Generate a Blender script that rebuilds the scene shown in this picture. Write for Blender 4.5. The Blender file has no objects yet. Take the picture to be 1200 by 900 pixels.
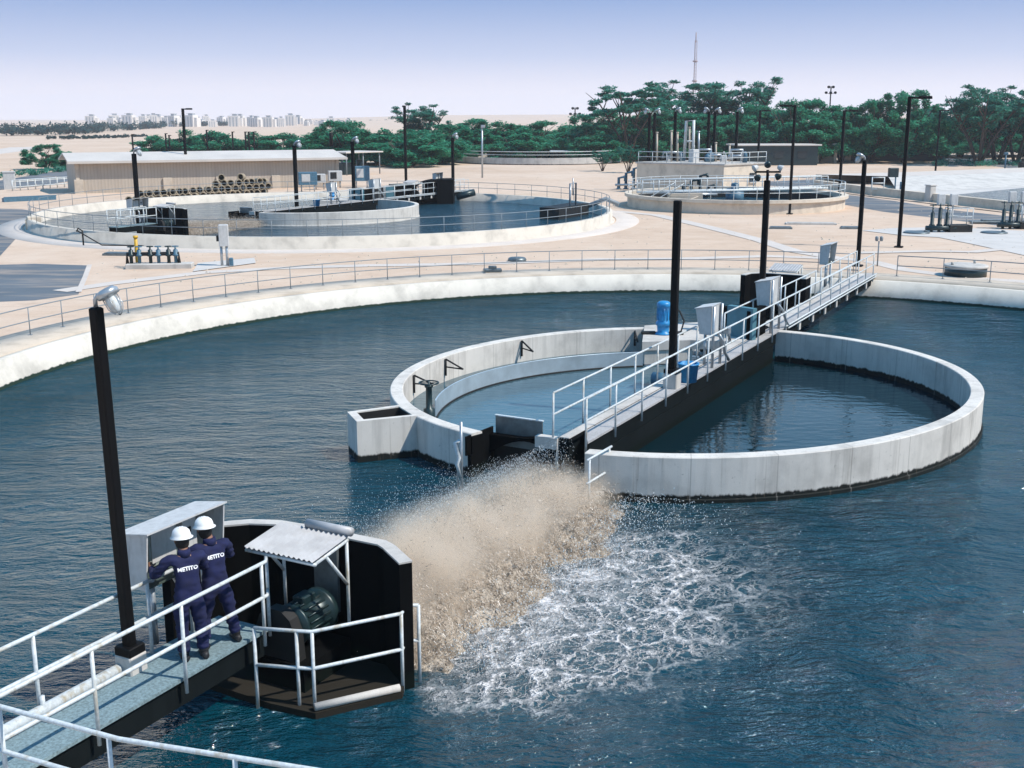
import bpy, math, random
import numpy as np
from mathutils import Vector, Matrix, noise
from mathutils.bvhtree import BVHTree
R = math.radians
random.seed(7)
scn = bpy.context.scene
col = scn.collection
# ---------------------------------------------------------------- camera numbers (photo 1200x900)
FPX, YH, HC = 1350.0, 138.0, 8.35
PITCH = math.atan((450 - YH) / FPX)
def _ray(x, y):
    cx = (x - 600) / FPX; cy = (450 - y) / FPX
    return cx, math.cos(PITCH) + cy * math.sin(PITCH), -math.sin(PITCH) + cy * math.cos(PITCH)
def at(x, y, z):                     # where the photo's pixel meets the level z
    a, b, c = _ray(x, y); t = (HC - z) / (-c)
    return Vector((a * t, b * t, z))
def at_depth(x, y, Y):
    a, b, c = _ray(x, y); t = Y / b
    return Vector((a * t, Y, HC + c * t))
G = 0.85                             # ground level; the water of the near basin is z = 0
# ---------------------------------------------------------------- materials
class NT:
    def __init__(s, name):
        s.m = bpy.data.materials.new(name); s.m.use_nodes = True
        s.t = s.m.node_tree; s.b = s.t.nodes['Principled BSDF']
        s.out = s.t.nodes['Material Output']
    def n(s, typ, ins=None, **kw):
        nd = s.t.nodes.new(typ)
        for k, v in kw.items(): setattr(nd, k, v)
        for k, v in (ins or {}).items(): s.set(nd, k, v)
        return nd
    def set(s, nd, k, v):
        sock = nd.inputs[k]
        if isinstance(v, bpy.types.NodeSocket): s.t.links.new(v, sock)
        elif isinstance(v, bpy.types.Node): s.t.links.new(v.outputs[0], sock)
        else:
            if isinstance(v, (tuple, list)) and len(v) == 3 and sock.type == 'RGBA': v = (*v, 1)
            sock.default_value = v
    def ramp(s, fac, stops):
        nd = s.n('ShaderNodeValToRGB', {'Fac': fac}); cr = nd.color_ramp
        while len(cr.elements) < len(stops): cr.elements.new(.5)
        for e, (p, c) in zip(cr.elements, stops):
            e.position = p; e.color = (*c, 1) if len(c) == 3 else c
        return nd
    def mix(s, fac, a, b, mode='MIX'):
        nd = s.n('ShaderNodeMix', data_type='RGBA', blend_type=mode)
        s.set(nd, 0, fac); s.set(nd, 6, a); s.set(nd, 7, b)
        return nd.outputs[2]
    def noise(s, vec, scale, detail=4, rough=.55, dist=0):
        return s.n('ShaderNodeTexNoise', {'Vector': vec, 'Scale': scale, 'Detail': detail, 'Roughness': rough, 'Distortion': dist})
    def pos(s): return s.n('ShaderNodeNewGeometry').outputs['Position']
    def mapv(s, vec, scale=(1, 1, 1), loc=(0, 0, 0), rot=(0, 0, 0)):
        return s.n('ShaderNodeMapping', {'Vector': vec, 'Scale': scale, 'Location': loc, 'Rotation': rot})
    def math(s, op, a, b=0, clamp=False):
        nd = s.n('ShaderNodeMath', operation=op, use_clamp=clamp); s.set(nd, 0, a); s.set(nd, 1, b); return nd.outputs[0]
    def rng(s, v, a, b, c=0, d=1):
        return s.n('ShaderNodeMapRange', {'Value': v, 'From Min': a, 'From Max': b, 'To Min': c, 'To Max': d}).outputs[0]
    def bump(s, h, strength, dist=.02):
        s.set(s.b, 'Normal', s.n('ShaderNodeBump', {'Height': h, 'Strength': strength, 'Distance': dist}).outputs[0])
    def done(s, color=None, rough=None, metal=None, spec=None):
        if color is not None: s.set(s.b, 'Base Color', color)
        if rough is not None: s.set(s.b, 'Roughness', rough)
        if metal is not None: s.set(s.b, 'Metallic', metal)
        if spec is not None: s.set(s.b, 'Specular IOR Level', spec)
        return s.m
def dark(c, f): return tuple(v * f for v in c)

def m_plain(name, c, rough=.5, metal=0, var=.25, scale=6, dirt=None):
    n = NT(name); p = n.pos()
    k = n.noise(p, scale, 5, .6)
    cc = n.ramp(k.outputs[0], [(.3, dark(c, 1 - var)), (.7, dark(c, 1 + var * .4))])
    o = cc.outputs[0]
    if dirt:
        k2 = n.noise(n.mapv(p, (2.5, 2.5, .6)), 3, 6, .65)
        o = n.mix(n.rng(k2.outputs[0], .52, .72), o, dirt)
    return n.done(o, rough, metal)

def m_concrete(name, c, algae=None, streak=.5, algae_c=(.005, .008, .007), fine=60, speck=.1, z0=0, joints=None, spec=.3):
    n = NT(name); p = n.pos()
    k1 = n.noise(p, .9, 6, .6); k2 = n.noise(n.mapv(p, (1.6, 1.6, .14)), 2.2, 5, .6); k3 = n.noise(p, fine, 3, .7)
    a = n.ramp(k1.outputs[0], [(.32, dark(c, .74)), (.5, c), (.72, dark(c, 1.1))]).outputs[0]
    a = n.mix(n.math('MULTIPLY', n.rng(k2.outputs[0], .5, .75), streak), a, dark(c, .42))
    a = n.mix(speck, a, n.ramp(k3.outputs[0], [(.35, dark(c, .5)), (.65, dark(c, 1.2))]).outputs[0])
    if algae:
        z = n.n('ShaderNodeSeparateXYZ', {'Vector': p}).outputs[2]
        zz = n.math('SUBTRACT', n.math('SUBTRACT', z, z0), n.math('MULTIPLY', n.math('SUBTRACT', n.noise(n.mapv(p, (1, 1, .2)), 5, 4, .65).outputs[0], .5), algae * 1.1))
        a = n.mix(n.rng(zz, algae, algae * .75), a, algae_c)
    if joints:
        d = n.n('ShaderNodeSeparateXYZ', {'Vector': n.n('ShaderNodeVectorMath', {0: p, 1: (joints[0], joints[1], 0)}, operation='SUBTRACT').outputs[0]})
        ang = n.math('MULTIPLY', n.math('ARCTAN2', d.outputs[1], d.outputs[0]), joints[2] / (2 * math.pi))
        fr = n.math('ABSOLUTE', n.math('SUBTRACT', n.math('FRACT', n.math('ADD', ang, 100.0)), .5))
        a = n.mix(n.rng(fr, .49, .497, 0, .55), a, dark(c, .4))
        run = n.noise(n.mapv(p, (4, 4, .12)), 2.6, 4, .6)
        a = n.mix(n.math('MULTIPLY', n.rng(run.outputs[0], .60, .72), .45), a, (.16, .12, .085))
        pit = n.noise(p, 11, 3, .6); a = n.mix(n.rng(pit.outputs[0], .66, .74, 0, .5), a, dark(c, .35))
    n.bump(k3.outputs[0], .25, .01)
    return n.done(a, .85, 0, spec)

M = {}
M['concrete'] = m_concrete('concrete', (.60, .565, .515), algae=.2, joints=(4.95, 32.6, 26))
M['concrete_far'] = m_concrete('concrete_far', (.50, .475, .44), algae=.2, z0=.8)
M['slab'] = m_concrete('slab', (.52, .49, .45), speck=.2)
M['deck'] = m_concrete('deck_concrete', (.19, .265, .285), streak=.3, fine=22, speck=.75)
M['deck_pale'] = m_concrete('pale_deck_concrete', (.40, .39, .385), streak=.3, fine=22, speck=.5)
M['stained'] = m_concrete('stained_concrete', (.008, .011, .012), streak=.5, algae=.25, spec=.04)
M['silt'] = m_concrete('silty_floor', (.026, .023, .018), streak=.2, speck=.5, spec=.1)
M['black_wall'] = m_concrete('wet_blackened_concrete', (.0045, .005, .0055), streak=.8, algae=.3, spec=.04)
M['gunite'] = m_concrete('white_gunite', (.62, .58, .51), algae=.13, streak=.1, algae_c=(.012, .03, .02))
M['gunite_far'] = m_concrete('white_gunite_far', (.56, .51, .44), streak=.08)
M['cream'] = m_concrete('cream_render', (.62, .54, .44), streak=.1)
M['kerb'] = m_concrete('kerb_concrete', (.50, .43, .35), streak=.1)
M['pole'] = m_plain('black_pole_paint', (.0035, .0035, .004), .6)
M['pole'].node_tree.nodes['Principled BSDF'].inputs['Specular IOR Level'].default_value = .15
M['rail'] = m_plain('pale_rail_paint', (.58, .62, .63), .45, 0, .25, 20, dirt=(.36, .30, .20))
M['rail_grey'] = m_plain('grey_rail_paint', (.20, .23, .25), .5, 0, .2, 12)
M['galv'] = m_plain('galvanised_steel', (.42, .45, .47), .35, .6, .25, 9)
M['plate'] = m_plain('weathered_steel_plate', (.17, .20, .21), .45, .6, .4, 3)
M['baffle'] = m_plain('baffle_sheet', (.50, .58, .63), .28, .45, .2, 2)
M['cabinet'] = m_plain('grey_cabinet_paint', (.52, .52, .51), .55, 0, .12, 8, dirt=(.36, .36, .35))
M['cab_in'] = m_plain('cabinet_inside', (.055, .08, .07), .6)
M['panel'] = m_plain('control_panel_paint', (.30, .34, .31), .5)
M['black'] = m_plain('black_rubber', (.008, .008, .008), .7)
M['motor'] = m_plain('dark_motor_paint', (.014, .034, .038), .38, .2, .4, 7)
M['blue'] = m_plain('blue_plastic', (.02, .24, .52), .4, 0, .25, 10)
M['steelblue'] = m_plain('blue_steel_paint', (.06, .15, .22), .5, 0, .3)
M['teal'] = m_plain('shade_teal_concrete', (.07, .19, .235), .6, 0, .25, 2)  # concrete panels whose bluish shade is put into the base colour
M['yellow'] = m_plain('yellow_paint', (.65, .38, .02), .5)
M['sheet'] = m_plain('corrugated_sheet', (.38, .38, .385), .5, .1, .25, 3, dirt=(.33, .32, .31))
M['navy'] = m_plain('navy_cloth', (.006, .010, .058), .9, 0, .45, 9)
M['helmet'] = m_plain('white_helmet', (.80, .79, .76), .3, 0, .06)
M['skin'] = m_plain('skin', (.22, .11, .07), .6, 0, .15)
M['hair'] = m_plain('black_hair', (.01, .008, .007), .8)
M['boot'] = m_plain('boot_leather', (.012, .012, .014), .6)
M['print'] = m_plain('white_print', (.80, .80, .82), .7, 0, .05)
M['bark'] = m_plain('bark', (.07, .05, .038), .9, 0, .4, 3)
M['pipe'] = m_plain('clay_pipe', (.33, .27, .19), .85, 0, .35, 2)
M['pipe_in'] = m_plain('pipe_inside', (.05, .045, .035), .9)
M['roof'] = m_plain('pale_roof_sheet', (.55, .50, .45), .6, 0, .12, .4)
M['house'] = m_plain('tan_house_wall', (.42, .35, .27), .85, 0, .12, .6)
M['tower'] = m_plain('pale_tower_wall', (.68, .64, .60), .85, 0, .1, .05)
M['tower_glass'] = m_plain('dull_window', (.36, .38, .40), .3)
M['window'] = m_plain('dark_glass', (.02, .03, .035), .15)
M['mast'] = m_plain('red_white_mast', (.30, .22, .22), .6)
M['hill'] = m_plain('far_sand', (.44, .35, .26), .95, 0, .18, .02)
M['bank_white'] = m_concrete('white_bank', (.54, .51, .47), streak=.06)

def m_cladding():
    n = NT('ribbed_cladding'); p = n.pos()
    w = n.n('ShaderNodeTexWave', {'Vector': n.mapv(p, (1, 1, 0), rot=(0, 0, -R(56.4))), 'Scale': 1.1, 'Distortion': 0}, wave_type='BANDS', bands_direction='X')
    k = n.noise(n.mapv(p, (1, 1, .15)), .8, 5)
    c = n.ramp(k.outputs[0], [(.3, (.37, .315, .26)), (.7, (.46, .40, .33))]).outputs[0]
    c = n.mix(n.rng(w.outputs[0], .7, .95, 0, .45), c, (.31, .265, .215))
    n.bump(w.outputs[0], .25, .04)
    return n.done(c, .6)
M['clad'] = m_cladding()

def m_sand():
    n = NT('sand'); p = n.pos()
    k1 = n.noise(p, .05, 6, .6); k2 = n.noise(p, .6, 6, .65); k3 = n.noise(p, 9, 4, .7)
    a = n.ramp(k1.outputs[0], [(.3, (.50, .365, .265)), (.5, (.56, .42, .315)), (.7, (.60, .47, .37))]).outputs[0]
    a = n.mix(n.rng(k2.outputs[0], .5, .75, 0, .55), a, (.64, .53, .43))
    a = n.mix(n.rng(k2.outputs[0], .46, .28, 0, .5), a, (.40, .285, .21))
    a = n.mix(n.rng(k3.outputs[0], .5, .8, 0, .35), a, (.36, .27, .20))
    tr = n.noise(n.mapv(p, (.08, 1.1, 1), rot=(0, 0, R(-12))), 1.4, 5, .6)
    a = n.mix(n.rng(tr.outputs[0], .56, .72, 0, .45), a, (.42, .31, .235))
    n.bump(k3.outputs[0], .4, .03)
    return n.done(a, .95, 0, .2)
M['sand'] = m_sand()
def m_asphalt():
    n = NT('asphalt'); p = n.pos()
    k1 = n.noise(p, .12, 5, .6); k2 = n.noise(n.mapv(p, (.3, 1.5, 1)), .5, 6, .65)
    a = n.ramp(k1.outputs[0], [(.3, (.075, .095, .115)), (.7, (.13, .15, .17))]).outputs[0]
    a = n.mix(n.rng(k2.outputs[0], .48, .70, 0, .75), a, (.40, .315, .245))
    return n.done(a, .85, 0, .3)
M['asphalt'] = m_asphalt()
M['path'] = m_plain('pale_path', (.56, .50, .45), .9, 0, .12, .5, dirt=(.52, .42, .33))
M['pad'] = m_plain('white_pad', (.52, .49, .46), .9, 0, .12, .7, dirt=(.56, .50, .43))

def m_leaf(name, a, b, c):
    n = NT(name)
    rnd = n.n('ShaderNodeNewGeometry').outputs['Random Per Island']
    cc = n.ramp(rnd, [(0, a), (.5, b), (1, c)])
    k = n.noise(n.pos(), .35, 3)
    o = n.mix(n.rng(k.outputs[0], .4, .65, 0, .6), cc.outputs[0], a)
    tl = n.n('ShaderNodeBsdfTranslucent', {'Color': o}); mx = n.n('ShaderNodeMixShader', {0: .42}); n.done(o, .6, 0, .25)
    n.t.links.new(n.b.outputs[0], mx.inputs[1]); n.t.links.new(tl.outputs[0], mx.inputs[2]); n.t.links.new(mx.outputs[0], n.out.inputs['Surface'])
    return n.m
M['leaf'] = m_leaf('green_leaf', (.016, .15, .085), (.035, .27, .15), (.08, .40, .22))
M['leaf_teal'] = m_leaf('teal_leaf', (.018, .14, .10), (.04, .23, .165), (.085, .33, .23))
M['leaf_far'] = m_leaf('far_leaf', (.012, .05, .055), (.02, .075, .075), (.035, .10, .09))

WC = (7.43, 32.41)                    # near basin centre
WR = 23.66
def m_water(name, base, calm=False, foam=True, z0=0):
    n = NT(name); p = n.pos()
    if calm:
        h = n.noise(n.mapv(p, (.7, 1.6, 1)), 2.2, 3, .5).outputs[0]
        h2 = n.noise(p, 14, 2, .5).outputs[0]
        hh = n.math('ADD', h, n.math('MULTIPLY', h2, .05)); st = .045
    else:
        warp = n.noise(n.mapv(p, (.4, .4, .4)), 1.0, 2).outputs[1]
        pv = n.n('ShaderNodeVectorMath', {0: p, 1: n.n('ShaderNodeVectorMath', {0: warp, 'Scale': 1.1}, operation='SCALE').outputs[0]}, operation='ADD').outputs[0]
        h1 = n.noise(n.mapv(pv, (.55, 1.4, 1), rot=(0, 0, R(10))), .85, 2, .5).outputs[0]
        h2 = n.noise(n.mapv(pv, (.7, 1.7, 1), rot=(0, 0, R(-14))), 3.1, 4, .6).outputs[0]
        h3 = n.noise(n.mapv(pv, (.8, 1.5, 1), rot=(0, 0, R(4))), 8.5, 3, .6).outputs[0]
        hh = n.math('ADD', n.math('ADD', h1, n.math('MULTIPLY', h2, .55)), n.math('MULTIPLY', h3, .12)); st = .9
    bmp = n.n('ShaderNodeBump', {'Height': hh, 'Strength': st, 'Distance': .46})
    n.set(n.b, 'Normal', bmp.outputs[0])
    k = n.noise(p, .16, 4, .5)
    c = n.ramp(k.outputs[0], [(.3, dark(base, .8)), (.7, dark(base, 1.2))]).outputs[0]
    rough = .02 if calm else .06
    if foam:
        # lace of foam drifting away from the churned water (a real pattern lying on the surface)
        wv = n.noise(p, .9, 5, .6)
        wp = n.n('ShaderNodeVectorMath', {0: p, 1: n.n('ShaderNodeVectorMath', {0: wv.outputs[1], 'Scale': .7}, operation='SCALE').outputs[0]}, operation='ADD').outputs[0]
        wv2 = n.noise(p, 3.2, 4, .6)
        wp = n.n('ShaderNodeVectorMath', {0: wp, 1: n.n('ShaderNodeVectorMath', {0: wv2.outputs[1], 'Scale': .42}, operation='SCALE').outputs[0]}, operation='ADD').outputs[0]
        def lace(scale, w, rr=0):
            q_ = n.mapv(wp, rot=(0, 0, R(-62) + rr))
            v = n.n('ShaderNodeTexVoronoi', {'Vector': n.mapv(q_.outputs[0], (.75, 1.25, 1)), 'Scale': scale}, feature='DISTANCE_TO_EDGE')
            return n.rng(v.outputs[0], w, w * .1)
        l = n.math('MAXIMUM', lace(1.2, .085), n.math('MULTIPLY', lace(2.7, .10, .3), .9))
        l = n.math('MAXIMUM', l, n.math('MULTIPLY', lace(6.2, .13), n.rng(n.noise(p, 1.3, 4).outputs[0], .40, .56)))
        brk = n.rng(n.noise(p, 4, 6, .72).outputs[0], .33, .50)
        l = n.math('MULTIPLY', l, brk)
        def blob(cx, cy, ax, ay, rot, e0, e1):
            q_ = n.mapv(n.n('ShaderNodeVectorMath', {0: p, 1: (cx, cy, 0)}, operation='SUBTRACT').outputs[0], (1, 1, 0), rot=(0, 0, rot))
            d = n.n('ShaderNodeVectorMath', {0: n.mapv(q_.outputs[0], (1 / ax, 1 / ay, 0))}, operation='LENGTH').outputs['Value']
            d = n.math('ADD', d, n.math('MULTIPLY', n.math('SUBTRACT', n.noise(p, .75, 5, .6).outputs[0], .5), 1.1))
            return n.rng(d, e1, e0)
        a1 = math.atan2(UV[1], UV[0])
        b1 = blob(*FOAM_C, 4.2, 2.55, -a1, .74, 1.02)
        b1 = n.math('MAXIMUM', b1, n.math('MULTIPLY', blob(*FOAM_D, 6.2, 3.6, -a1, .4, 1.0), .14))
        b2 = blob(*FOAM_E, 2.6, 1.7, 0, .5, 1.0)
        f = n.math('MULTIPLY', n.math('MAXIMUM', b1, n.math('MULTIPLY', b2, .85)), l)
        dense = n.math('MULTIPLY', blob(*FOAM_F, 4.0, 1.35, -a1, .35, 1.0), n.rng(n.noise(wp, 2.6, 6, .7).outputs[0], .42, .58))
        ff = n.math('MAXIMUM', f, n.math('MULTIPLY', dense, .92), clamp=True)
        n.set(bmp, 'Height', n.math('ADD', hh, n.math('MULTIPLY', ff, .22)))
        milky = n.math('MULTIPLY', b1, .16)
        c = n.mix(milky, c, (.20, .30, .33))
        c = n.mix(ff, c, (.74, .71, .69))
        rough = n.rng(ff, 0, .5, .06, .8)
        n.set(n.b, 'Specular IOR Level', n.rng(ff, 0, .6, .5, .15))
    n.set(n.b, 'IOR', 1.41)
    return n.done(c, rough)

# ---------------------------------------------------------------- mesh helper
class MB:
    def __init__(s): s.v = []; s.f = []; s.mi = []; s.cur = 0; s.sm = []
    def add(s, vs, fs, smooth=False):
        o = len(s.v); s.v += [tuple(v) for v in vs]
        for f in fs: s.f.append([i + o for i in f]); s.mi.append(s.cur); s.sm.append(smooth)
        return s
    def hexa(s, c):                                 # 8 corners: bottom 4 ccw, top 4 ccw
        return s.add(c, [(3, 2, 1, 0), (4, 5, 6, 7), (0, 1, 5, 4), (1, 2, 6, 5), (2, 3, 7, 6), (3, 0, 4, 7)])
    def box(s, c, size, rz=0):
        hx, hy, hz = [d / 2 for d in size]; cs, sn = math.cos(rz), math.sin(rz)
        P = [(c[0] + x * cs - y * sn, c[1] + x * sn + y * cs, c[2] + z) for z in (-hz, hz) for x, y in ((-hx, -hy), (hx, -hy), (hx, hy), (-hx, hy))]
        return s.hexa(P)
    def bbox(s, c, size, rz=0, b=.02):              # box with chamfered vertical and top edges
        hx, hy, hz = [d / 2 for d in size]; cs, sn = math.cos(rz), math.sin(rz)
        def loop(i, z):
            x, y = hx - i, hy - i; k = min(b, x * .5, y * .5)
            L = [(x, -y + k), (x, y - k), (x - k, y), (-x + k, y), (-x, y - k), (-x, -y + k), (-x + k, -y), (x - k, -y)]
            return [(c[0] + a * cs - d * sn, c[1] + a * sn + d * cs, c[2] + z) for a, d in L]
        return s.loft([loop(0, -hz), loop(0, hz - b), loop(b, hz)], True)
    def loft(s, loops, caps=False, smooth=False, closed=True):
        n = len(loops[0]); vs = [v for l in loops for v in l]; fs = []
        for k in range(len(loops) - 1):
            for i in range(n if closed else n - 1):
                j = (i + 1) % n
                fs.append((k * n + i, k * n + j, (k + 1) * n + j, (k + 1) * n + i))
        if caps: fs.append(tuple(reversed(range(n)))); fs.append(tuple((len(loops) - 1) * n + i for i in range(n)))
        return s.add(vs, fs, smooth)
    def tube(s, pts, r, n=8, caps=True, smooth=True):
        pts = [Vector(p) for p in pts]; rs = r if isinstance(r, (list, tuple)) else [r] * len(pts)
        loops = []; up = None
        for i, p in enumerate(pts):
            a = pts[max(0, i - 1)]; b = pts[min(len(pts) - 1, i + 1)]
            t = (b - a).normalized()
            if up is None: up = t.orthogonal().normalized()
            else:
                up = (up - t * up.dot(t));  up = up.normalized() if up.length > 1e-6 else t.orthogonal().normalized()
            w = t.cross(up)
            loops.append([tuple(p + (up * math.cos(2 * math.pi * k / n) + w * math.sin(2 * math.pi * k / n)) * rs[i]) for k in range(n)])
        return s.loft(loops, caps, smooth)
    def lathe(s, c, prof, n=16, axis='Z', caps=True, smooth=True, M=None):
        loops = []
        for r, z in prof:
            l = []
            for k in range(n):
                a = 2 * math.pi * k / n
                v = Vector((r * math.cos(a), r * math.sin(a), z))
                if M: v = M @ v
                l.append(tuple(Vector(c) + v))
            loops.append(l)
        return s.loft(loops, caps, smooth)
    def prism(s, poly, z0, z1):
        return s.loft([[(p[0], p[1], z0) for p in poly], [(p[0], p[1], z1) for p in poly]], True)
    def quad(s, a, b, c, d): return s.add([a, b, c, d], [(0, 1, 2, 3)])
    def ball(s, c, r, n=10, m=7, sc=(1, 1, 1)):
        loops = []
        for j in range(1, m):
            t = math.pi * j / m - math.pi / 2
            loops.append([(c[0] + sc[0] * r * math.cos(t) * math.cos(2 * math.pi * k / n), c[1] + sc[1] * r * math.cos(t) * math.sin(2 * math.pi * k / n), c[2] + sc[2] * r * math.sin(t)) for k in range(n)])
        return s.loft(loops, True, True)
    def build(s, name, mat, parent=None):
        me = bpy.data.meshes.new(name)
        off = WL.get(parent, Vector((0, 0, 0))) if parent else Vector((0, 0, 0))
        me.from_pydata([tuple(Vector(v) - off) for v in s.v] if off.length else s.v, [], s.f)
        mats = mat if isinstance(mat, (list, tuple)) else [mat]
        for m in mats: me.materials.append(M[m] if isinstance(m, str) else m)
        me.polygons.foreach_set('material_index', s.mi); me.polygons.foreach_set('use_smooth', s.sm)
        me.update()
        o = bpy.data.objects.new(name, me); col.objects.link(o)
        if parent: o.parent = parent
        WL[o] = off
        return o
WL = {}
def tag(o, label, cat, group=None):
    o['label'] = label; o['category'] = cat
    if group: o['group'] = group
    return o
def thing(name, label, cat, loc=(0, 0, 0), group=None):
    o = bpy.data.objects.new(name, None); col.objects.link(o); o.location = loc; o.empty_display_size = .2
    WL[o] = Vector(loc)
    return tag(o, label, cat, group)
def structure(o, kind='structure'): o['kind'] = kind; return o
def dup(root, loc, rz=0, label=None, group=None, scale=None):
    r = root.copy(); col.objects.link(r); r.location = loc; r.rotation_euler = (0, 0, rz)
    if scale: r.scale = scale
    if label: r['label'] = label
    if group: r['group'] = group
    def rec(src, dst):
        for ch in src.children:
            c = ch.copy(); col.objects.link(c); c.parent = dst; rec(ch, c)
    rec(root, r)
    return r
def lerp(a, b, t): return a + (b - a) * t

# ---------------------------------------------------------------- the frame of a basin: s along its walkway, o to the left of it
UV = Vector((.4716, .8818, 0)); NV = Vector((.8818, -.4716, 0))
class Frame:
    def __init__(s, A, k=1, z0=0): s.A = Vector((A[0], A[1], 0)); s.k = k; s.z0 = z0
    def __call__(s, a, o, z=0): 
        p = s.A + UV * a * s.k - NV * o * s.k; p.z = s.z0 + z * s.k; return p
    def bx(s, mb, s0, s1, o0, o1, z0, z1):
        c = [s(s0, o1, z0), s(s0, o0, z0), s(s1, o0, z0), s(s1, o1, z0), s(s0, o1, z1), s(s0, o0, z1), s(s1, o0, z1), s(s1, o1, z1)]
        return mb.hexa(c)
    def inv(s, p):
        d = (Vector(p) - s.A) / s.k; return d.x * UV.x + d.y * UV.y, -(d.x * NV.x + d.y * NV.y)
N = Frame((1.75, 25.63))
FC = Vector((-13.9, 88.8, 0)); FK = .90
_cs, _co = N.inv((WC[0], WC[1], 0))
F = Frame((FC - (UV * _cs - NV * _co) * FK)[:2], FK, .88)
WRAZ = math.atan2(UV.y, UV.x)
def P2(p): return (p[0], p[1])
FOAM_C = P2(N(-6.2, -2.8)); FOAM_D = P2(N(-5.4, -3.4)); FOAM_E = (6.3, 41.9); FOAM_F = P2(N(-6.3, -2.1))
M['water'] = m_water('basin_water', (.001, .038, .058))
M['water_calm'] = m_water('pool_water', (.002, .014, .020), calm=True, foam=False)
M['water_sky_pale'] = m_water('sky_pale_pool_water', (.045, .095, .12), calm=True, foam=False)  # left pool: paler base colour stands in for the reflected sky
M['water_far'] = m_water('far_basin_water', (.010, .045, .07), foam=False)

# ---------------------------------------------------------------- ground and basins
def circle(c, r, n=192): return [(c[0] + r * math.cos(2 * math.pi * i / n), c[1] + r * math.sin(2 * math.pi * i / n)) for i in range(n)]
def ring_loft(mb, c, prof, n=192):
    mb.loft([[(x, y, z) for x, y in circle(c, r, n)] for r, z in prof], False, True)
mb = MB(); loops = []
rs = [WR + 2.6, WR + 4, WR + 8, 45, 60, 80, 105, 135, 170, 210, 260, 320, 400, 520, 680, 850, 1100, 1500, 2200, 3200, 4500]
for r in rs:
    l = []
    for x, y in circle(WC, r, 192):
        z = G
        if r > 300:
            t = min(1, (r - 300) / 900)
            z += t * (2.2 * noise.noise(Vector((x * .004, y * .004, 0))) + 1.2 * noise.noise(Vector((x * .012, y * .012, 3))))
            if r > 1000:
                t2 = min(1, (r - 1000) / 1200)
                z += t2 * (13 + 9 * noise.noise(Vector((x * .0008, y * .0008, 5)))) * max(0, min(1, (x / max(y, 1) + .22) * 6)) * (1 if y > 0 else 0)
        l.append((x, y, z))
    loops.append(l)
mb.loft(loops, False, True)
structure(mb.build('ground', 'sand'))
mb = MB()
ring_loft(mb, WC, [(WR + 2.62, G - .2), (WR + 2.6, G + .06), (WR + .62, G + .05), (WR + .6, G - .06)])
structure(mb.build('kerb_path', 'kerb'))
mb = MB()
ring_loft(mb, WC, [(WR + .66, G - .3), (WR + .64, G - .02), (WR + .30, G - .02), (WR + .02, .05), (WR - .04, -1.2)])
tag(mb.build('basin_wall', 'gunite'), 'white sloping rim wall around the large near basin', 'basin wall')
mb = MB(); mb.add([(x, y, 0) for x, y in circle(WC, WR + .1)], [tuple(range(192))])
structure(mb.build('water', 'water'))

# far basin: raised ring wall and its water
FRo = 21.5
mb = MB(); zt = G + .72
ring_loft(mb, FC, [(FRo + .5, G - .1), (FRo + .02, G + .06), (FRo, zt), (FRo - .45, zt), (FRo - .62, G - .5)])
tag(mb.build('basin_wall', 'gunite_far'), 'cream raised ring wall around the round basin in the background', 'basin wall')
mb = MB(); mb.add([(x, y, .88) for x, y in circle(FC, FRo - .5)], [tuple(range(192))])
structure(mb.build('water', 'water_far'))
mb = MB(); ring_loft(mb, FC, [(FRo + .3, G + .03), (FRo + 2.0, G + .03), (FRo + 2.02, G - .1)])
structure(mb.build('path', 'path'))

# ---------------------------------------------------------------- two half rings (traced radii, smoothed)
def rfit(pts, k=3):
    th = np.array([math.atan2(y - RC[1], x - RC[0]) for x, y in pts]); r = np.array([math.hypot(x - RC[0], y - RC[1]) for x, y in pts])
    A = np.concatenate([[np.ones_like(th)]] + [[np.cos(i * th), np.sin(i * th)] for i in range(1, k)])
    co = np.linalg.lstsq(A.T @ np.eye(A.shape[0]), r, rcond=1e-3)[0]
    return lambda t: float(co[0] + sum(co[2 * i - 1] * math.cos(i * t) + co[2 * i] * math.sin(i * t) for i in range(1, k)))
RC = (4.95, 32.6)
LPX = [(457.3,455.3),(466.7,439.3),(485.3,426.7),(506.7,417.3),(533.3,409.3),(560,403.6),(610,394),(660,387.5),(710,384.7),(755,383),(458.7,466),(492,489.3),(513,496.7),(534.7,504.7)]
RPX = [(920,387),(980,393.3),(1000,396.3),(1033,402.5),(1066.7,410),(1100,420),(1133,434),(1150,448.3),(1154,460),(1152,470),(1140,480.7),(1126.7,490),(1100,500),(1060,512),(1010,522.5),(960,529),(910,533.3),(863,536.7),(813,536.3),(763,535),(713,533)]
RT = 1.05
fL = rfit([at(x, y, RT)[:2] for x, y in LPX]); fR = rfit([at(x, y, RT)[:2] for x, y in RPX])
def angof(p): return math.atan2(p[1] - RC[1], p[0] - RC[0])
aL0, aL1 = angof(at(755, 383, RT)), angof(at(546, 510, RT))
if aL1 < aL0: aL1 += 2 * math.pi
aR0, aR1 = angof(at(690, 527, RT)), angof(at(912, 387, RT))
if aR1 < aR0: aR1 += 2 * math.pi
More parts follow.
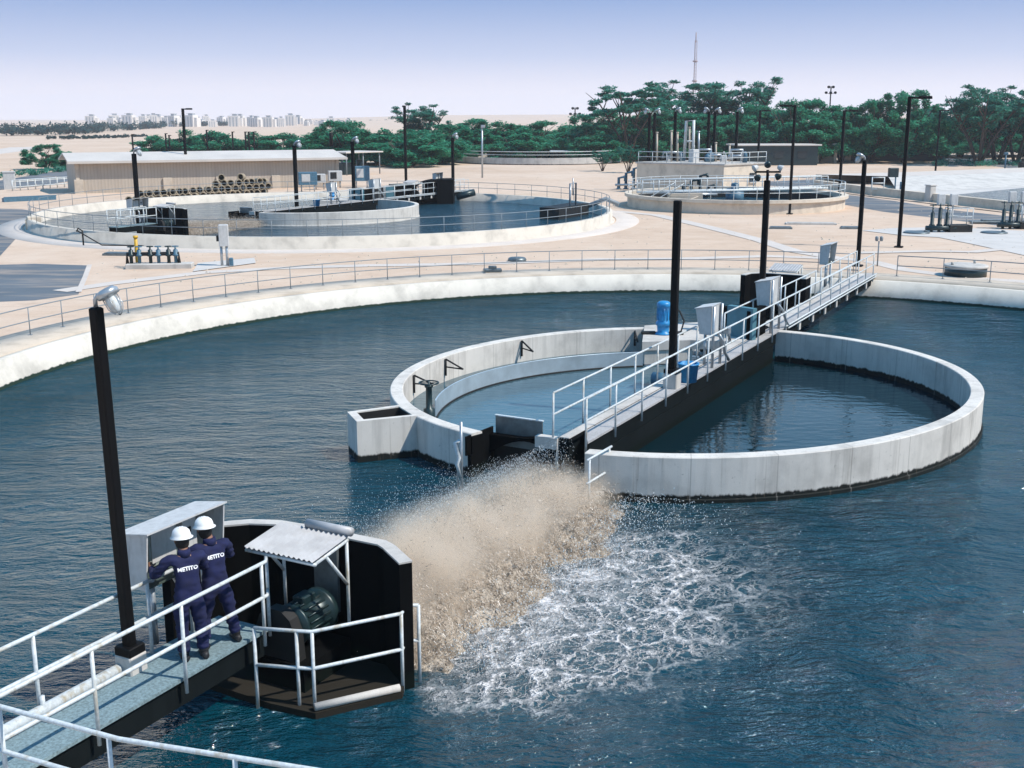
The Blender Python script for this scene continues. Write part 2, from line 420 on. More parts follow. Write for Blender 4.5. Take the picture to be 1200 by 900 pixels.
class HalfRing:
    def __init__(s, f, a0, a1, xf): s.f = f; s.a0 = a0; s.a1 = a1; s.xf = xf
    def p(s, t, inset=0, z=0):
        a = lerp(s.a0, s.a1, t); r = s.f(a) - inset
        return s.xf((RC[0] + r * math.cos(a), RC[1] + r * math.sin(a), z))
    def wall(s, mb, i0, i1, z0, z1, n=72, t0=0, t1=1, ch=.02):
        L = []
        for k in range(n + 1):
            t = lerp(t0, t1, k / n)
            L.append([s.p(t, i0, z0), s.p(t, i0, z1 - ch), s.p(t, i0 + ch, z1), s.p(t, i1 - ch, z1), s.p(t, i1, z1 - ch), s.p(t, i1, z0)])
        mb.loft(L, True, False)
        return mb
near_xf = lambda p: Vector(p)
def far_xf(p):
    s_, o_ = N.inv(p); return F(s_, o_, p[2])
HL, HR = HalfRing(fL, aL0, aL1, near_xf), HalfRing(fR, aR0, aR1, near_xf)
mb = MB(); HL.wall(mb, 0, .36, -.4, RT); 
ringL = mb.build('ring_wall', 'concrete'); tag(ringL, 'pale concrete half ring wall left of the central walkway, with a baffle inside', 'ring wall')
mb = MB(); HR.wall(mb, 0, .36, -.4, RT); HR.wall(mb, -.05, .0, -.4, .10)
ringR = mb.build('ring_wall', 'concrete'); tag(ringR, 'pale concrete half ring wall right of the central walkway, open water inside', 'ring wall')
# waters of the half rings
def pool(h, extra, z, name='pool_water', mat='water_calm'):
    mb = MB(); pts = [h.p(k / 60 * (.965 if mat == 'water_sky_pale' else 1), .2, z) for k in range(61)] + extra
    mb.add(pts, [tuple(range(len(pts)))]); return structure(mb.build(name, mat))
pool(HL, [N(.42, 2.62, .25), N(.42, .76, .25), N(14.3, .6, .25)], .25, mat='water_sky_pale')
pool(HR, [N(15.6, .55, .012), N(-.1, .55, .012)], .012)
# inner baffle
bpx = [(513,485,.3),(525,471,.3),(560,455,.3),(610,442,.3),(660,435,.3),(753,428,.3)]
bp = [at(*b) for b in bpx]
fB = rfit([p[:2] for p in bp], 2)
aB0, aB1 = angof(at(753, 428, .3)), angof(at(511, 488, .3))
if aB1 < aB0: aB1 += 2 * math.pi
HB = HalfRing(fB, aB0, aB1, near_xf)
mb = MB(); HB.wall(mb, -.02, .02, .30, .76, 60, ch=.004)
baf = thing('baffle_ring', 'curved grey metal baffle standing inside the left half ring', 'baffle', HB.p(.5, 0, .3))
mb.build('baffle_sheet', 'baffle', baf)
mb = MB(); HB.wall(mb, -.03, .05, .18, .295, 60, ch=.004); mb.build('bottom_seal', 'black', baf)
for i, (x, y) in enumerate([(503, 447), (566, 431), (647, 414), (753, 403)]):
    q = at(x, y, .8); a = angof(q); r = fL(a) - .38
    w = Vector((RC[0] + r * math.cos(a), RC[1] + r * math.sin(a), 0)); d = Vector((RC[0] - w.x, RC[1] - w.y, 0)).normalized()
    e = w + d * .62 + Vector((0, 0, .70))
    mb = MB(); w1 = w + Vector((0, 0, .98)) + d * .02; w0 = w + Vector((0, 0, .45)) + d * .02
    mb.tube([w0, w1], .035, 6); mb.tube([w1, e], .03, 6); mb.tube([w0 + Vector((0, 0, .28)), e], .025, 6)
    ob = mb.build('bracket', 'black', baf)
# handwheel valve
hv = at(503, 480, .5)
v = thing('handwheel_valve', 'dark valve column with a round handwheel inside the left ring wall', 'valve', hv)
mb = MB(); mb.lathe(hv, [(.16, -.6), (.16, .02), (.09, .05), (.085, .62), (.12, .64), (.12, .7), (.03, .72), (.03, .8)], 12); mb.build('column', 'motor', v)
mb = MB(); mb.tube([hv + Vector((.27 * math.cos(k * math.pi / 10), .27 * math.sin(k * math.pi / 10), .76)) for k in range(21)], .022, 6)
for k in range(4):
    mb.tube([hv + Vector((0, 0, .76)), hv + Vector((.27 * math.cos(k * math.pi / 2), .27 * math.sin(k * math.pi / 2), .76))], .014, 5)
mb.build('handwheel', 'motor', v)
# outlet chamber box on the left ring
cp = [at(407, 483, RT), at(418, 494.5, RT), at(495, 487, RT), at(474, 474, RT)]
ch = thing('outlet_chamber', 'open square concrete chamber attached to the left ring wall', 'chamber', (cp[0] + cp[2]) / 2)
cen = (cp[0] + cp[1] + cp[2] + cp[3]) / 4
cp = [Vector(p) for p in cp]
inn = [cen + (p - cen) * .74 for p in cp]
def lp(ps, z): return [(p.x, p.y, z) for p in ps]
mb = MB(); mb.loft([lp(cp, -.4), lp(cp, RT + .01), lp(inn, RT + .01), lp(inn, .1)], False)
mb.build('chamber_wall', 'concrete', ch)
in2 = [cen + (p - cen) * .735 for p in cp]
mb = MB(); mb.loft([lp(in2, RT - .02), lp(in2, .1)], False); mb.build('chamber_shade_liner', 'black', ch)  # added black liner; the opening's inner shade is put in as colour
mb = MB(); mb.add(lp(inn, .5), [(0, 1, 2, 3)]); mb.build('chamber_floor', 'black_wall', ch)

# ---------------------------------------------------------------- walkway decks
def deck(fr, s0, s1, o0, o1, z, th, label, skew=0, near=True):
    w = thing('walkway', label, 'walkway', fr((s0 + s1) / 2, (o0 + o1) / 2, z - th))
    mb = MB()
    c = [fr(s0 + skew, o1, z - .05), fr(s0, o0, z - .05), fr(s1, o0, z - .05), fr(s1, o1, z - .05)]
    mb.hexa(c + [p + Vector((0, 0, .05 * fr.k)) for p in c]); mb.build('deck_slab', 'deck' if near else 'deck_pale', w)
    mb = MB(); e = .05
    c = [fr(s0 + skew + e, o1 - e, z - th), fr(s0 + e, o0 + e, z - th), fr(s1 - e, o0 + e, z - th), fr(s1 - e, o1 - e, z - th)]
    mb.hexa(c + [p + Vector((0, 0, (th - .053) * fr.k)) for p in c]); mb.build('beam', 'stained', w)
    return w
wN = deck(N, -22, -11.3, 0, .95, RT, .42, 'grey concrete walkway with the two workers on it')
wC = deck(N, 0, 33.4, 0, .47, RT, .45, 'long concrete walkway crossing the half rings to the far bank', skew=.9, near=False)
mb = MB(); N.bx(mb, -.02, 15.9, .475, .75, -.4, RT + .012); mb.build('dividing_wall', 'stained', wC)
mb = MB(); N.bx(mb, 16.9, 33.3, .475, .95, .62, RT - .01); mb.build('deck_edge', 'slab', wC)
mb = MB(); N.bx(mb, .0, 15.88, .47, .757, RT + .014, RT + .03); mb.build('wall_coping', 'slab', wC)
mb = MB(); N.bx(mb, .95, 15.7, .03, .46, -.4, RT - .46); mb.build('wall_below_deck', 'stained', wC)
for s_ in range(17, 33, 2): mb = MB(); N.bx(mb, s_, s_ + .25, -.012, .04, .62, 1.0); mb.build('beam_rib', 'slab', wC)
# drip stain pale streaks: pale lime run at the wall end
mb = MB(); mb.tube([N(-.03, .76, 1.0), N(-.05, .765, .5), N(-.06, .74, 0.02)], [.02, .035, .03], 6); mb.build('lime_run', 'slab', wC)
mb = MB(); mb.tube([N(16.9, -.06, RT + .05), N(33, -.06, RT + .05)], .035, 8); mb.tube([N(17.2, -.07, RT - .06), N(33, -.07, RT - .06)], .03, 8)
mb.build('conduit', 'rail', wC)
# white pipe along the near walkway
mb = MB(); mb.tube([N(-22, .84, RT + .07), N(-13.35, .84, RT + .07)], .075, 12)
for s_ in (-14.6, -16.4): mb.tube([N(s_, .84, RT), N(s_, .84, RT + .26)], .035, 6)
tag(mb.build('white_pipe', 'rail'), 'thick white pipe lying along the left edge of the near walkway', 'pipe')

# front arch structure of the centre (facing the near rotor)
ar = thing('rotor_housing', 'dark arched concrete opening and steel plates at the end of the central walkway', 'housing', N(0, 1.6, 0))
mb = MB(); N.bx(mb, -.1, .12, .74, 1.32, .78, RT); mb.build('lintel', 'slab', ar)
mb = MB()
arch = []
for k in range(13):
    t = k / 12; arch.append((lerp(.755, 2.68, t), .25 + .55 * math.sin(math.pi * (.12 + .8 * t))))
L = [[N(.13, o, z), N(.13, o, lerp(RT - .1, .86, min(1, max(0, (o - 1.3) * 2)))), N(.33, o, lerp(RT - .1, .86, min(1, max(0, (o - 1.3) * 2)))), N(.33, o, z)] for o, z in arch]
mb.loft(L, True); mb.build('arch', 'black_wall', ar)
mb = MB(); N.bx(mb, .34, .38, 1.35, 2.62, .55, 1.28); mb.build('weir_plate', 'plate', ar)
mb = MB(); N.bx(mb, .32, .40, 1.33, 2.64, 1.285, 1.31); mb.build('plate_edge', 'rail', ar)
mb = MB(); q0, q1 = N(.3, 2.66), N(-.85, 2.75)
mb.hexa([Vector((p.x, p.y, z)) for z in (.55, 1.02) for p in (q0, q1, q1 + NV * -.04, q0 + NV * -.04)]); mb.build('flume_plate', 'black_wall', ar)
mb = MB(); e0, e1 = HL.p(1, -.01), HL.p(1, .37); dq = (HL.p(1, .18) - HL.p(.985, .18)).normalized()
mb.hexa([Vector((p_.x, p_.y, z)) for z in (-.3, RT - .06) for p_ in (e0 + dq * .004, e0 + dq * .03, e1 + dq * .03, e1 + dq * .004)]); mb.build('end_dark_sheet', 'black_wall', ar)  # added black sheet that darkens the sunlit cut end of the ring
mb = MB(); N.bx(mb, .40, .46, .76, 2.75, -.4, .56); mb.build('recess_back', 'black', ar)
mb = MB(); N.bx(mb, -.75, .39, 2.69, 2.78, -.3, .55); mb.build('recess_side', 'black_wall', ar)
# staff pole with wrapped sheet at the ring's end
pp = at(541, 573, 0)
g = thing('gauge_post', 'thin post with peeling pale wrap at the end of the left ring wall', 'post', (pp.x, pp.y, -.2))
mb = MB(); mb.tube([(pp.x, pp.y, -.2), (pp.x, pp.y, 1.6)], .035, 8); mb.tube([(pp.x - .08, pp.y, -.2), (pp.x - .08, pp.y, .85)], .02, 6); mb.build('post', 'galv', g)
mb = MB(); mb.tube([(pp.x - .02, pp.y + .02, 1.15), (pp.x - .13, pp.y + .05, 1.1), (pp.x - .05, pp.y - .02, .75), (pp.x - .1, pp.y - .02, .6), (pp.x - .02, pp.y - .03, .3)], [.05, .06, .05, .05, .03], 7); mb.build('wrap', 'rail', g)

# ---------------------------------------------------------------- rails
def railing(label, base, zt, zm, spacing, r=.024, mat='rail', name='guard_railing', drop=0, post_ends=True, rp=None, posts=None, foot=None, group=None, h_ext=0):
    """base: list of points on the floor; rails run at +zt and +zm"""
    base = [Vector(p) for p in base]
    t = thing(name, label, 'railing', base[0], group)
    d = [0]
    for a, b in zip(base, base[1:]): d.append(d[-1] + (b - a).length)
    def at_d(x):
        for i in range(len(base) - 1):
            if x <= d[i + 1] + 1e-6: return base[i].lerp(base[i + 1], (x - d[i]) / max(1e-6, d[i + 1] - d[i]))
        return base[-1]
    if posts is None:
        n = max(1, round(d[-1] / spacing)); posts = [d[-1] * i / n for i in range(n + 1)]
    up = Vector((0, 0, 1))
    for x in posts:
        p = at_d(x); mb = MB(); mb.tube([p - up * drop, p + up * zt], rp or r, 8)
        if foot: mb.box(p + up * .01, (foot, foot, .02))
        mb.build('post', mat, t)
    for z, nm in ((zt, 'top_rail'), (zm, 'mid_rail')):
        if not z: continue
        mb = MB(); mb.tube([p + up * z for p in base], r * 1.05, 8); mb.build(nm, mat, t)
    return t
# central walkway
railing('pale blue-grey handrail along the right edge of the central walkway', [N(-.2, -.045, RT), N(9.3, -.045, RT), N(15.2, -.045, RT), N(32.3, -.045, RT)], 1.08, .56, 1.72, .026, drop=.24)
railing('pale handrail on the left of the central walkway, over the baffle pool', [N(-.05, .87, RT), N(10.0, .87, RT)], 1.08, .56, 1.6, .026, drop=.22)
railing('handrail on the left of the walkway, by the far rotor', [N(12.6, .85, RT), N(17.4, .85, RT)], 1.08, .56, 1.5, .026)
railing('short handrail in front of the dark far rotor shelter', [N(18.4, .85, RT), N(24.8, .85, RT)], 1.08, .56, 1.6, .026)
railing('handrail beside the hooded cabinet near the far bank', [N(25.9, .9, RT), N(33.0, .9, RT)], 1.08, .56, 1.7, .026)
# near walkway
railing('white handrail on the right of the near walkway, in front of the workers', [N(-19, -.06, RT), N(-11.35, -.06, RT), N(-11.15, .1, RT)], 1.07, .55, 1, .027, drop=.2, posts=[0, 2.9, 4.45, 5.95, 7.55, 7.9])
railing('white handrail on the left of the near walkway, over open water', [N(-19, .9, RT), N(-11.9, .9, RT)], 1.07, .55, 1, .027, drop=.1, posts=[0, 2.2, 4.4, 6.3, 7.1])
wq = [at(0, 828, 2.15), at(138, 866, 2.15), at(347, 899, 2.15)]
wq = [wq[0] + (wq[0] - wq[1]) * 1.0] + wq + [wq[2] + (wq[2] - wq[1]) * .5]
railing('white railing crossing the foot of the near walkway in the bottom corner', [p - Vector((0, 0, 1.1)) for p in wq], 1.1, .56, 1, .027, drop=.1, posts=[.25, 1.62, 3.15, 4.6, 5.3])
mb = MB(); a, b = N(-17.2, 1.5), N(-16.35, -6.2)
c = [N(-19.5, 2.5, RT - .3), N(-19.5, -6.5, RT - .3), N(-16.9, -6.5, RT - .3), N(-16.9, 2.5, RT - .3)]
mb.hexa(c + [p + Vector((0, 0, .29)) for p in c]); structure(mb.build('bank_path', 'slab'))
# bracket plates that fix the posts of the near walkway
def rail_angles(c, r, a0, a1, n, z): return [(c[0] + r * math.cos(lerp(a0, a1, k / n)), c[1] + r * math.sin(lerp(a0, a1, k / n)), z) for k in range(n + 1)]
wa = math.atan2(N(33, 0).y - WC[1], N(33, 0).x - WC[0])
railing('long grey railing following the curved far bank of the near basin', rail_angles(WC, WR + 1.85, wa + .045, R(178), 60, G + .05), .98, .5, 1.68, .019, 'rail_grey', foot=.14)
railing('grey railing on the right-hand bank of the near basin, beside the manhole', rail_angles(WC, WR + 1.85, R(12), wa - .035, 24, G + .05), .98, .5, 2.1, .022, 'rail_grey', foot=.14)
# small landing with rail at the foot of the right ring
lb = [at(690, 592, .1), at(713, 577, .1)]
ld = thing('landing', 'small landing step with a short white rail at the end of the right ring wall', 'landing', lb[0])
dv = (lb[1] - lb[0]); pv = Vector((-dv.y, dv.x, 0)).normalized() * .45
mb = MB(); c = [lb[0], lb[1], lb[1] + pv, lb[0] + pv]; mb.hexa([p + Vector((0, 0, .0)) for p in c] + [p + Vector((0, 0, .09)) for p in c]); mb.build('step', 'slab', ld)
for q in lb:
    mb = MB(); mb.tube([q - Vector((0, 0, .15)), q + Vector((0, 0, 1.05))], .026, 8); mb.build('post', 'rail', ld)
for z in (1.05, .52):
    mb = MB(); e = dv.normalized() * .12; mb.tube([lb[0] - e + Vector((0, 0, z)), lb[1] + e + Vector((0, 0, z))], .028, 8); mb.build('rail', 'rail', ld)

# ---------------------------------------------------------------- near rotor enclosure
def enclosure(fr, poly, zt, th, label, canopy, motor, floor, near=True, flip=1):
    """poly: wall line in (s,o); canopy/motor centre (s,o)"""
    en = thing('rotor_shelter', label, 'rotor shelter', fr(*canopy[:2], 0))
    def off(i):
        p = Vector(poly[i]); a = Vector(poly[max(0, i - 1)]); b = Vector(poly[min(len(poly) - 1, i + 1)])
        t = (b - a).normalized(); return p + Vector((t.y, -t.x)) * th
    L = []
    for i in range(len(poly)):
        p, q = poly[i], off(i)
        L.append([fr(p[0], p[1], -.4), fr(p[0], p[1], zt), fr(q[0], q[1], zt), fr(q[0], q[1], -.4)])
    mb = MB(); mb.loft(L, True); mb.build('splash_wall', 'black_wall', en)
    mb = MB(); L2 = []
    for i in range(len(poly)):
        p, q = Vector(poly[i]), off(i)
        m_ = (p + q) / 2; a = m_ + (p - m_) * 1.04; b = m_ + (q - m_) * 1.04
        L2.append([fr(a[0], a[1], zt + .003), fr(a[0], a[1], zt + .03), fr(b[0], b[1], zt + .03), fr(b[0], b[1], zt + .003)])
    mb.loft(L2, True); mb.build('wall_coping', 'slab', en)
    mb = MB(); mb.prism([fr(*p)[:2] for p in floor], fr.z0 - .3, fr.z0 + .1 * fr.k); mb.build('floor_slab', 'silt', en)
    # canopy of corrugated sheet on a bracket frame
    s0, s1, o0, o1, zl, zh = canopy[2:]
    if flip < 0: zl, zh = zh, zl
    mb = MB(); nn = 56 if near else 20; lo = [[], []]
    for k in range(nn + 1):
        o = lerp(o0, o1, k / nn); dz = .018 * math.cos(k * math.pi / 2 * (1 if near else 2))
        lo[0].append(fr(s0, o, zl + dz)); lo[1].append(fr(s1, o, zh + dz))
    up = Vector((0, 0, .008))
    mb.loft([lo[0], lo[1]], closed=False); mb.loft([[p + up for p in lo[1]], [p + up for p in lo[0]]], closed=False)
    mb.build('canopy_sheet', 'sheet', en)
    mb = MB()
    for o in (o0 + .04, o1 - .04):
        mb.tube([fr(s0 + .03, o, zl - .05), fr(s1 - .03, o, zh - .05)], .032 * fr.k, 6)
        mb.tube([fr(s1 - .05, o, zh - .04), fr(s1 - .05, o, .9)], .028 * fr.k, 6)
        mb.tube([fr(lerp(s0, s1, .35), o, lerp(zl, zh, .35) - .05), fr(s1 - .05, o, zh - .75)], .026 * fr.k, 6)
    mb.tube([fr(s0 + .03, o0, zl - .045), fr(s0 + .03, o1, zl - .045)], .028 * fr.k, 6)
    mb.build('canopy_frame', 'rail', en)
    # motor and gear on the floor
    ms, mo = motor
    mt = MB(); c0, c1 = fr(ms, mo, .95), fr(ms + .55 * flip, mo, .95)
    d = (c1 - c0); 
    ax = d.normalized(); rot = Vector((0, 0, 1)).rotation_difference(ax).to_matrix()
    k_ = fr.k
    mt.lathe(c0, [(.05 * k_, -.06), (.32 * k_, -.05), (.33 * k_, .0), (.29 * k_, .02), (.29 * k_, .55 * k_), (.35 * k_, .57 * k_), (.35 * k_, .67 * k_), (.1 * k_, .69 * k_)], 20, M=rot)
    for j in range(18):
        a = j * math.pi / 9; rv = rot @ Vector((math.cos(a), math.sin(a), 0))
        mt.tube([c0 + rv * .30 * k_ + ax * .05 * k_, c0 + rv * .30 * k_ + ax * .53 * k_], .018 * k_, 4)
    mo_ = mt.build('motor', 'motor', en)
    mb = MB(); mb.bbox(c0 + ax * .28 * k_ + Vector((0, 0, .33 * k_)), (.3 * k_, .22 * k_, .12 * k_), WRAZ); mb.tube([c0 + ax * .15 * k_ + Vector((0, 0, .3 * k_)), c0 + ax * .15 * k_ + Vector((0, 0, .42 * k_))], .02 * k_, 6)
    mb.build('terminal_box', 'motor', en)
    # belt guard: a tall rounded housing in front of the motor
    mb = MB(); gl = []
    for (z, w) in ((.15, .40), (.5, .40), (.95, .36), (1.15, .28), (1.27, .12)):
        gl.append((z, w))
    out = [(-w, z) for z, w in gl] + [(w, z) for z, w in reversed(gl)]
    g0 = [fr(ms - .28 * flip, mo + .12 + a, z) for a, z in out]; g1 = [fr(ms - .08 * flip, mo + .12 + a, z) for a, z in out]
    mb.loft([g0, g1], True); mb.build('belt_guard', 'black', en)
    mb = MB(); fr.bx(mb, min(ms - .35, ms + .8), max(ms - .35, ms + .8), mo - .45, mo + .45, .1, .5); mb.build('gearbox_plinth', 'black_wall', en)
    if near:
        mb = MB(); mb.tube([fr(s1 + .03, o0 + .0, zh + .06), fr(s1 + .03, o0 + .82, zh + .06)], .07, 12); mb.build('rolled_sheet', 'sheet', en)
        mb = MB(); fr.bx(mb, -9.93, -9.87, -.25, .2, .8, 1.9); mb.build('bearing_plate', 'plate', en)
    return en
npoly = [(-11.2, 2.0), (-10.75, 1.95), (-10.35, 1.75), (-10.02, 1.4), (-9.86, 1.0), (-9.82, .4), (-9.82, -.95), (-9.9, -1.1), (-10.3, -1.66)]
enclosure(N, npoly, 2.0, -.2, 'dark rotor shelter with corrugated canopy and motor beside the spray', (-10.9, -.2, -11.22, -10.35, -.84, .44, 2.20, 2.31), (-10.85, -.1),
          [(-11.6, 1.6), (-11.68, -.3), (-11.6, -1.05), (-10.5, -1.8), (-9.9, -1.5), (-9.85, 1.2)])
nb = [N(-11.72, -.1, .1), at(351, 826, .1), at(369, 827, .1), at(472, 803, .1), at(481, 792, .1), N(-9.95, -1.75, .1)]
railing('pale railing around the near rotor platform', nb, 1.15, .58, 1, .027, drop=.2, posts=[0, (nb[1] - nb[0]).length, (nb[1] - nb[0]).length + (nb[2] - nb[1]).length, sum((nb[i + 1] - nb[i]).length for i in range(3)), sum((nb[i + 1] - nb[i]).length for i in range(4)), sum((nb[i + 1] - nb[i]).length for i in range(5))])
mb = MB(); mb.tube([N(-11.55, -1.0, .16), N(-10.5, -1.75, .16)], .06, 8)
tag(mb.build('floor_beam', 'slab'), 'pale kerb beam on the floor edge of the near rotor platform', 'beam')
# far rotor shelter on the same basin
enclosure(N, [(22.9, .98), (23.7, 1.0), (23.9, 1.2), (23.9, 2.9), (23.5, 3.25), (22.9, 3.3)], 2.0, .2, 'dark rotor shelter beside the far half of the central walkway', (24.6, 2.2, 24.2, 25.2, 1.5, 2.7, 2.3, 2.12), (25.6, 2.1),
          [(23.8, .97), (26.4, .97), (26.4, 3.3), (23.8, 3.3)], near=False, flip=-1)
# rotor housing of the centre's far end
fh = thing('splash_housing', 'tall concrete splash panels on the platform behind the control boxes', 'housing', N(16.6, 2.2, .3))
pz0, pz1 = .3, 1.98
def vslab(mb, pa, pb, th, z0, z1):
    d = (pb - pa).normalized(); w = Vector((-d.y, d.x, 0)) * th
    c = [pa, pb, pb + w, pa + w]; mb.hexa([Vector((p.x, p.y, z0)) for p in c] + [Vector((p.x, p.y, z1)) for p in c])
A1, A2, A3, A4 = at(822, 388, RT), at(835, 388, RT), at(851, 394, RT), at(881, 399, RT)
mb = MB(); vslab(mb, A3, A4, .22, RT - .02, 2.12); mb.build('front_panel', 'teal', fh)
mb = MB(); vslab(mb, A2, A3 + UV * .2 , .2, RT - .02, 2.0); mb.build('return_panel', 'black_wall', fh)
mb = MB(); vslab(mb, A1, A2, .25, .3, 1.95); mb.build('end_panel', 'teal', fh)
mb = MB(); vslab(mb, A4 + UV * .03, A4 + UV * 1.6, .22, RT - .02, 2.02); mb.build('side_panel', 'black_wall', fh)

# platform slab at the far inside end of the left ring
pq = [N(11.84, 3.4), N(12.9, 2.1), N(13.4, .76), N(16.6, .76), N(16.4, 3.0), N(14.8, 4.5)]
pl = thing('platform', 'bright concrete platform joining the left ring wall to the walkway', 'platform', N(14, 2.5, .8))
mb = MB(); mb.prism([p[:2] for p in pq], .78, RT + .03); mb.build('slab', 'slab', pl)
mb = MB(); vslab(mb, N(11.95, 3.35), N(13.0, 2.05), .25, .3, .775); mb.build('front_wall', 'concrete', pl)
mb = MB(); vslab(mb, N(14.2, 2.0), N(14.6, .8), .2, -.3, .77); mb.build('back_wall', 'black_wall', pl)
# blue pump motor standing on it
bq = at(777, 391.5, RT + .03)
bm = thing('pump_motor', 'upright blue pump motor standing on the bright platform', 'motor', bq)
mb = MB(); mb.lathe(bq, [(.30, 0), (.30, .05), (.2, .09), (.22, .3), (.26, .32), (.26, .42), (.21, .46), (.22, .95), (.24, .97), (.24, 1.08), (.16, 1.14), (.04, 1.15)], 18)
for j in range(12): a = j * math.pi / 6; mb.tube([bq + Vector((.225 * math.cos(a), .225 * math.sin(a), .5)), bq + Vector((.225 * math.cos(a), .225 * math.sin(a), .92))], .014, 4)
mb.build('body', 'blue', bm)
mb = MB(); mb.tube([bq + Vector((.25, 0, .95)), bq + Vector((.55, .05, .8)), bq + Vector((.72, .05, .45)), bq + Vector((.62, 0, .1)), bq + Vector((.4, -.02, .05))], .03, 7); mb.build('cable', 'black', bm)
mb = MB(); mb.bbox(bq + Vector((.42, -.1, .05)), (.5, .25, .1), .2); mb.bbox(bq + Vector((-.5, 0, .05)), (.5, .2, .1), 0); mb.build('base_bracket', 'black', bm)
# blue tub
tq = at(806, 447, RT)
mb = MB(); mb.lathe(tq, [(.03, .02), (.25, .0), (.29, .5), (.31, .5), (.31, .54), (.275, .54), (.24, .06), (.02, .06)], 20)
tub_o = tag(mb.build('tub', 'blue'), 'bright blue plastic tub standing on the walkway', 'tub')
mb = MB(); tc = N(8.1, 1.05, .78); mb.tube([tc, tc + NV * -.5], .2, 14); mb.tube([tc + NV * .02, tc - NV * .04], .26, 14)
tag(mb.build('pipe_flange', 'steelblue'), 'blue-grey flanged pipe stub just behind the black pole and the tub', 'pipe')

# ---------------------------------------------------------------- control cabinets on posts
def cabinet(fr, s0, s1, o0, o1, z0, z1, label, legs, hood=False, opening='none', taper=.08, conduit=None):
    """closed or open-fronted hooded cabinet; back at o1 or o0; tapering side panels"""
    c = thing('control_cabinet', label, 'cabinet', fr((s0 + s1) / 2, (o0 + o1) / 2, fr_floor))
    t = .025; sl = (z1 - z0) * .12
    if opening == 'right':            # open towards o0 (the walkway)
        mb = MB()
        def side(s_a, s_b):
            c8 = [fr(s_a, o1, z0), fr(s_a, o0 + taper, z0), fr(s_b, o0 + taper, z0), fr(s_b, o1, z0), fr(s_a, o1, z1 - sl), fr(s_a, o0, z1), fr(s_b, o0, z1), fr(s_b, o1, z1 - sl)]
            mb.hexa(c8)
        side(s0, s0 + t); mb.build('side_panel', 'cabinet', c); mb = MB(); side(s1 - t, s1); mb.build('side_panel', 'cabinet', c)
        mb = MB(); c8 = [fr(s0 - .02, o1 + .02, z1 - sl + .003), fr(s0 - .02, o0 - .03, z1 + .003), fr(s1 + .02, o0 - .03, z1 + .003), fr(s1 + .02, o1 + .02, z1 - sl + .003)]
        mb.hexa(c8 + [p + Vector((0, 0, .025)) for p in c8]); mb.build('hood', 'cabinet', c)
        mb = MB(); fr.bx(mb, s0 + t, s1 - t, o1 - t, o1, z0, z1 - sl - .01); mb.build('back_panel', 'cab_in', c)
        mb = MB(); fr.bx(mb, s0 + t, s1 - t, o0 + taper + .02, o1 - t - .003, z0, z0 + t); mb.build('shelf', 'cab_in', c)
        w = s1 - s0
        mb = MB(); fr.bx(mb, s0 + .28 * w, s0 + .64 * w, o1 - .14, o1 - t - .002, z0 + .12, z1 - sl - .05); p1 = mb.build('control_panel', 'panel', c)
        mb = MB(); fr.bx(mb, s0 + .31 * w, s0 + .61 * w, o1 - .152, o1 - .143, z0 + .17, z1 - sl - .1); mb.build('panel_door', 'cabinet', p1)
        mb = MB(); fr.bx(mb, s0 + .68 * w, s0 + .86 * w, o1 - .2, o1 - t - .002, z0 + .2, z1 - sl - .03); p2 = mb.build('switch_box', 'cabinet', c)
        mb = MB(); fr.bx(mb, s0 + .72 * w, s0 + .78 * w, o1 - .215, o1 - .203, z0 + .42, z0 + .52); mb.build('switch', 'black', p2)
    else:
        mb = MB(); c8 = [fr(s0, o1, z0), fr(s0, o0, z0), fr(s1, o0, z0), fr(s1, o1, z0), fr(s0, o1 + taper, z1 - sl), fr(s0, o0, z1), fr(s1, o0, z1), fr(s1, o1 + taper, z1 - sl)]
        mb.hexa(c8); mb.build('body', 'cabinet', c)
        mb = MB(); c8 = [fr(s0 - .03, o1 + taper + .03, z1 - sl + .004), fr(s0 - .03, o0 - .02, z1 + .004), fr(s1 + .03, o0 - .02, z1 + .004), fr(s1 + .03, o1 + taper + .03, z1 - sl + .004)]
        mb.hexa(c8 + [p + Vector((0, 0, .02)) for p in c8]); mb.build('hood', 'cabinet', c)
    for (s_, o_, zt) in legs:
        mb = MB(); mb.tube([fr(s_, o_, fr_floor), fr(s_, o_, zt)], .045, 8); mb.build('leg', 'galv', c)
    if conduit:
        mb = MB(); mb.tube(conduit, .05, 8); mb.build('conduit', 'galv', c)
    return c
fr_floor = RT
cb = cabinet(N, -12.7, -11.15, .84, 1.42, 1.97, 2.8, 'large hooded grey control cabinet the two workers face', [(-12.45, 1.08, 2.0), (-11.4, 1.1, 2.0)], opening='right',
        conduit=[N(-12.1, 1.0, 2.0), N(-12.05, .92, 1.8), N(-12.12, .85, 1.5), N(-12.1, .84, 1.25), N(-12.2, .78, 1.1)])
cabinet(N, 9.1, 9.9, .15, .5, 2.05, 2.9, 'pale control box on posts, nearest box on the central walkway', [(9.13, .08, 2.9), (9.87, .08, 2.9), (9.5, .45, 2.05)], taper=.14, conduit=[N(9.6, .06, 2.0), N(9.8, -.02, 1.75), N(9.9, -.05, 1.4), N(10.3, -.06, 1.1)])
cabinet(N, 15.5, 16.7, .2, .62, 2.0, 2.9, 'pale control box on posts, between the black pole and the dark shelter', [(15.55, .12, 2.9), (16.6, .12, 2.9), (16.0, .55, 2.0)], taper=.1, conduit=[N(16.2, .1, 2.0), N(16.6, 0, 1.7), N(16.9, -.05, 1.3), N(17.2, -.06, 1.1)])
cabinet(N, 27.6, 28.9, .95, 1.4, 2.05, 2.95, 'hooded grey cabinet standing by the far bank end of the walkway', [(27.8, 1.15, 2.1), (28.7, 1.15, 2.1), (28.2, 1.2, 2.1)], opening='right')
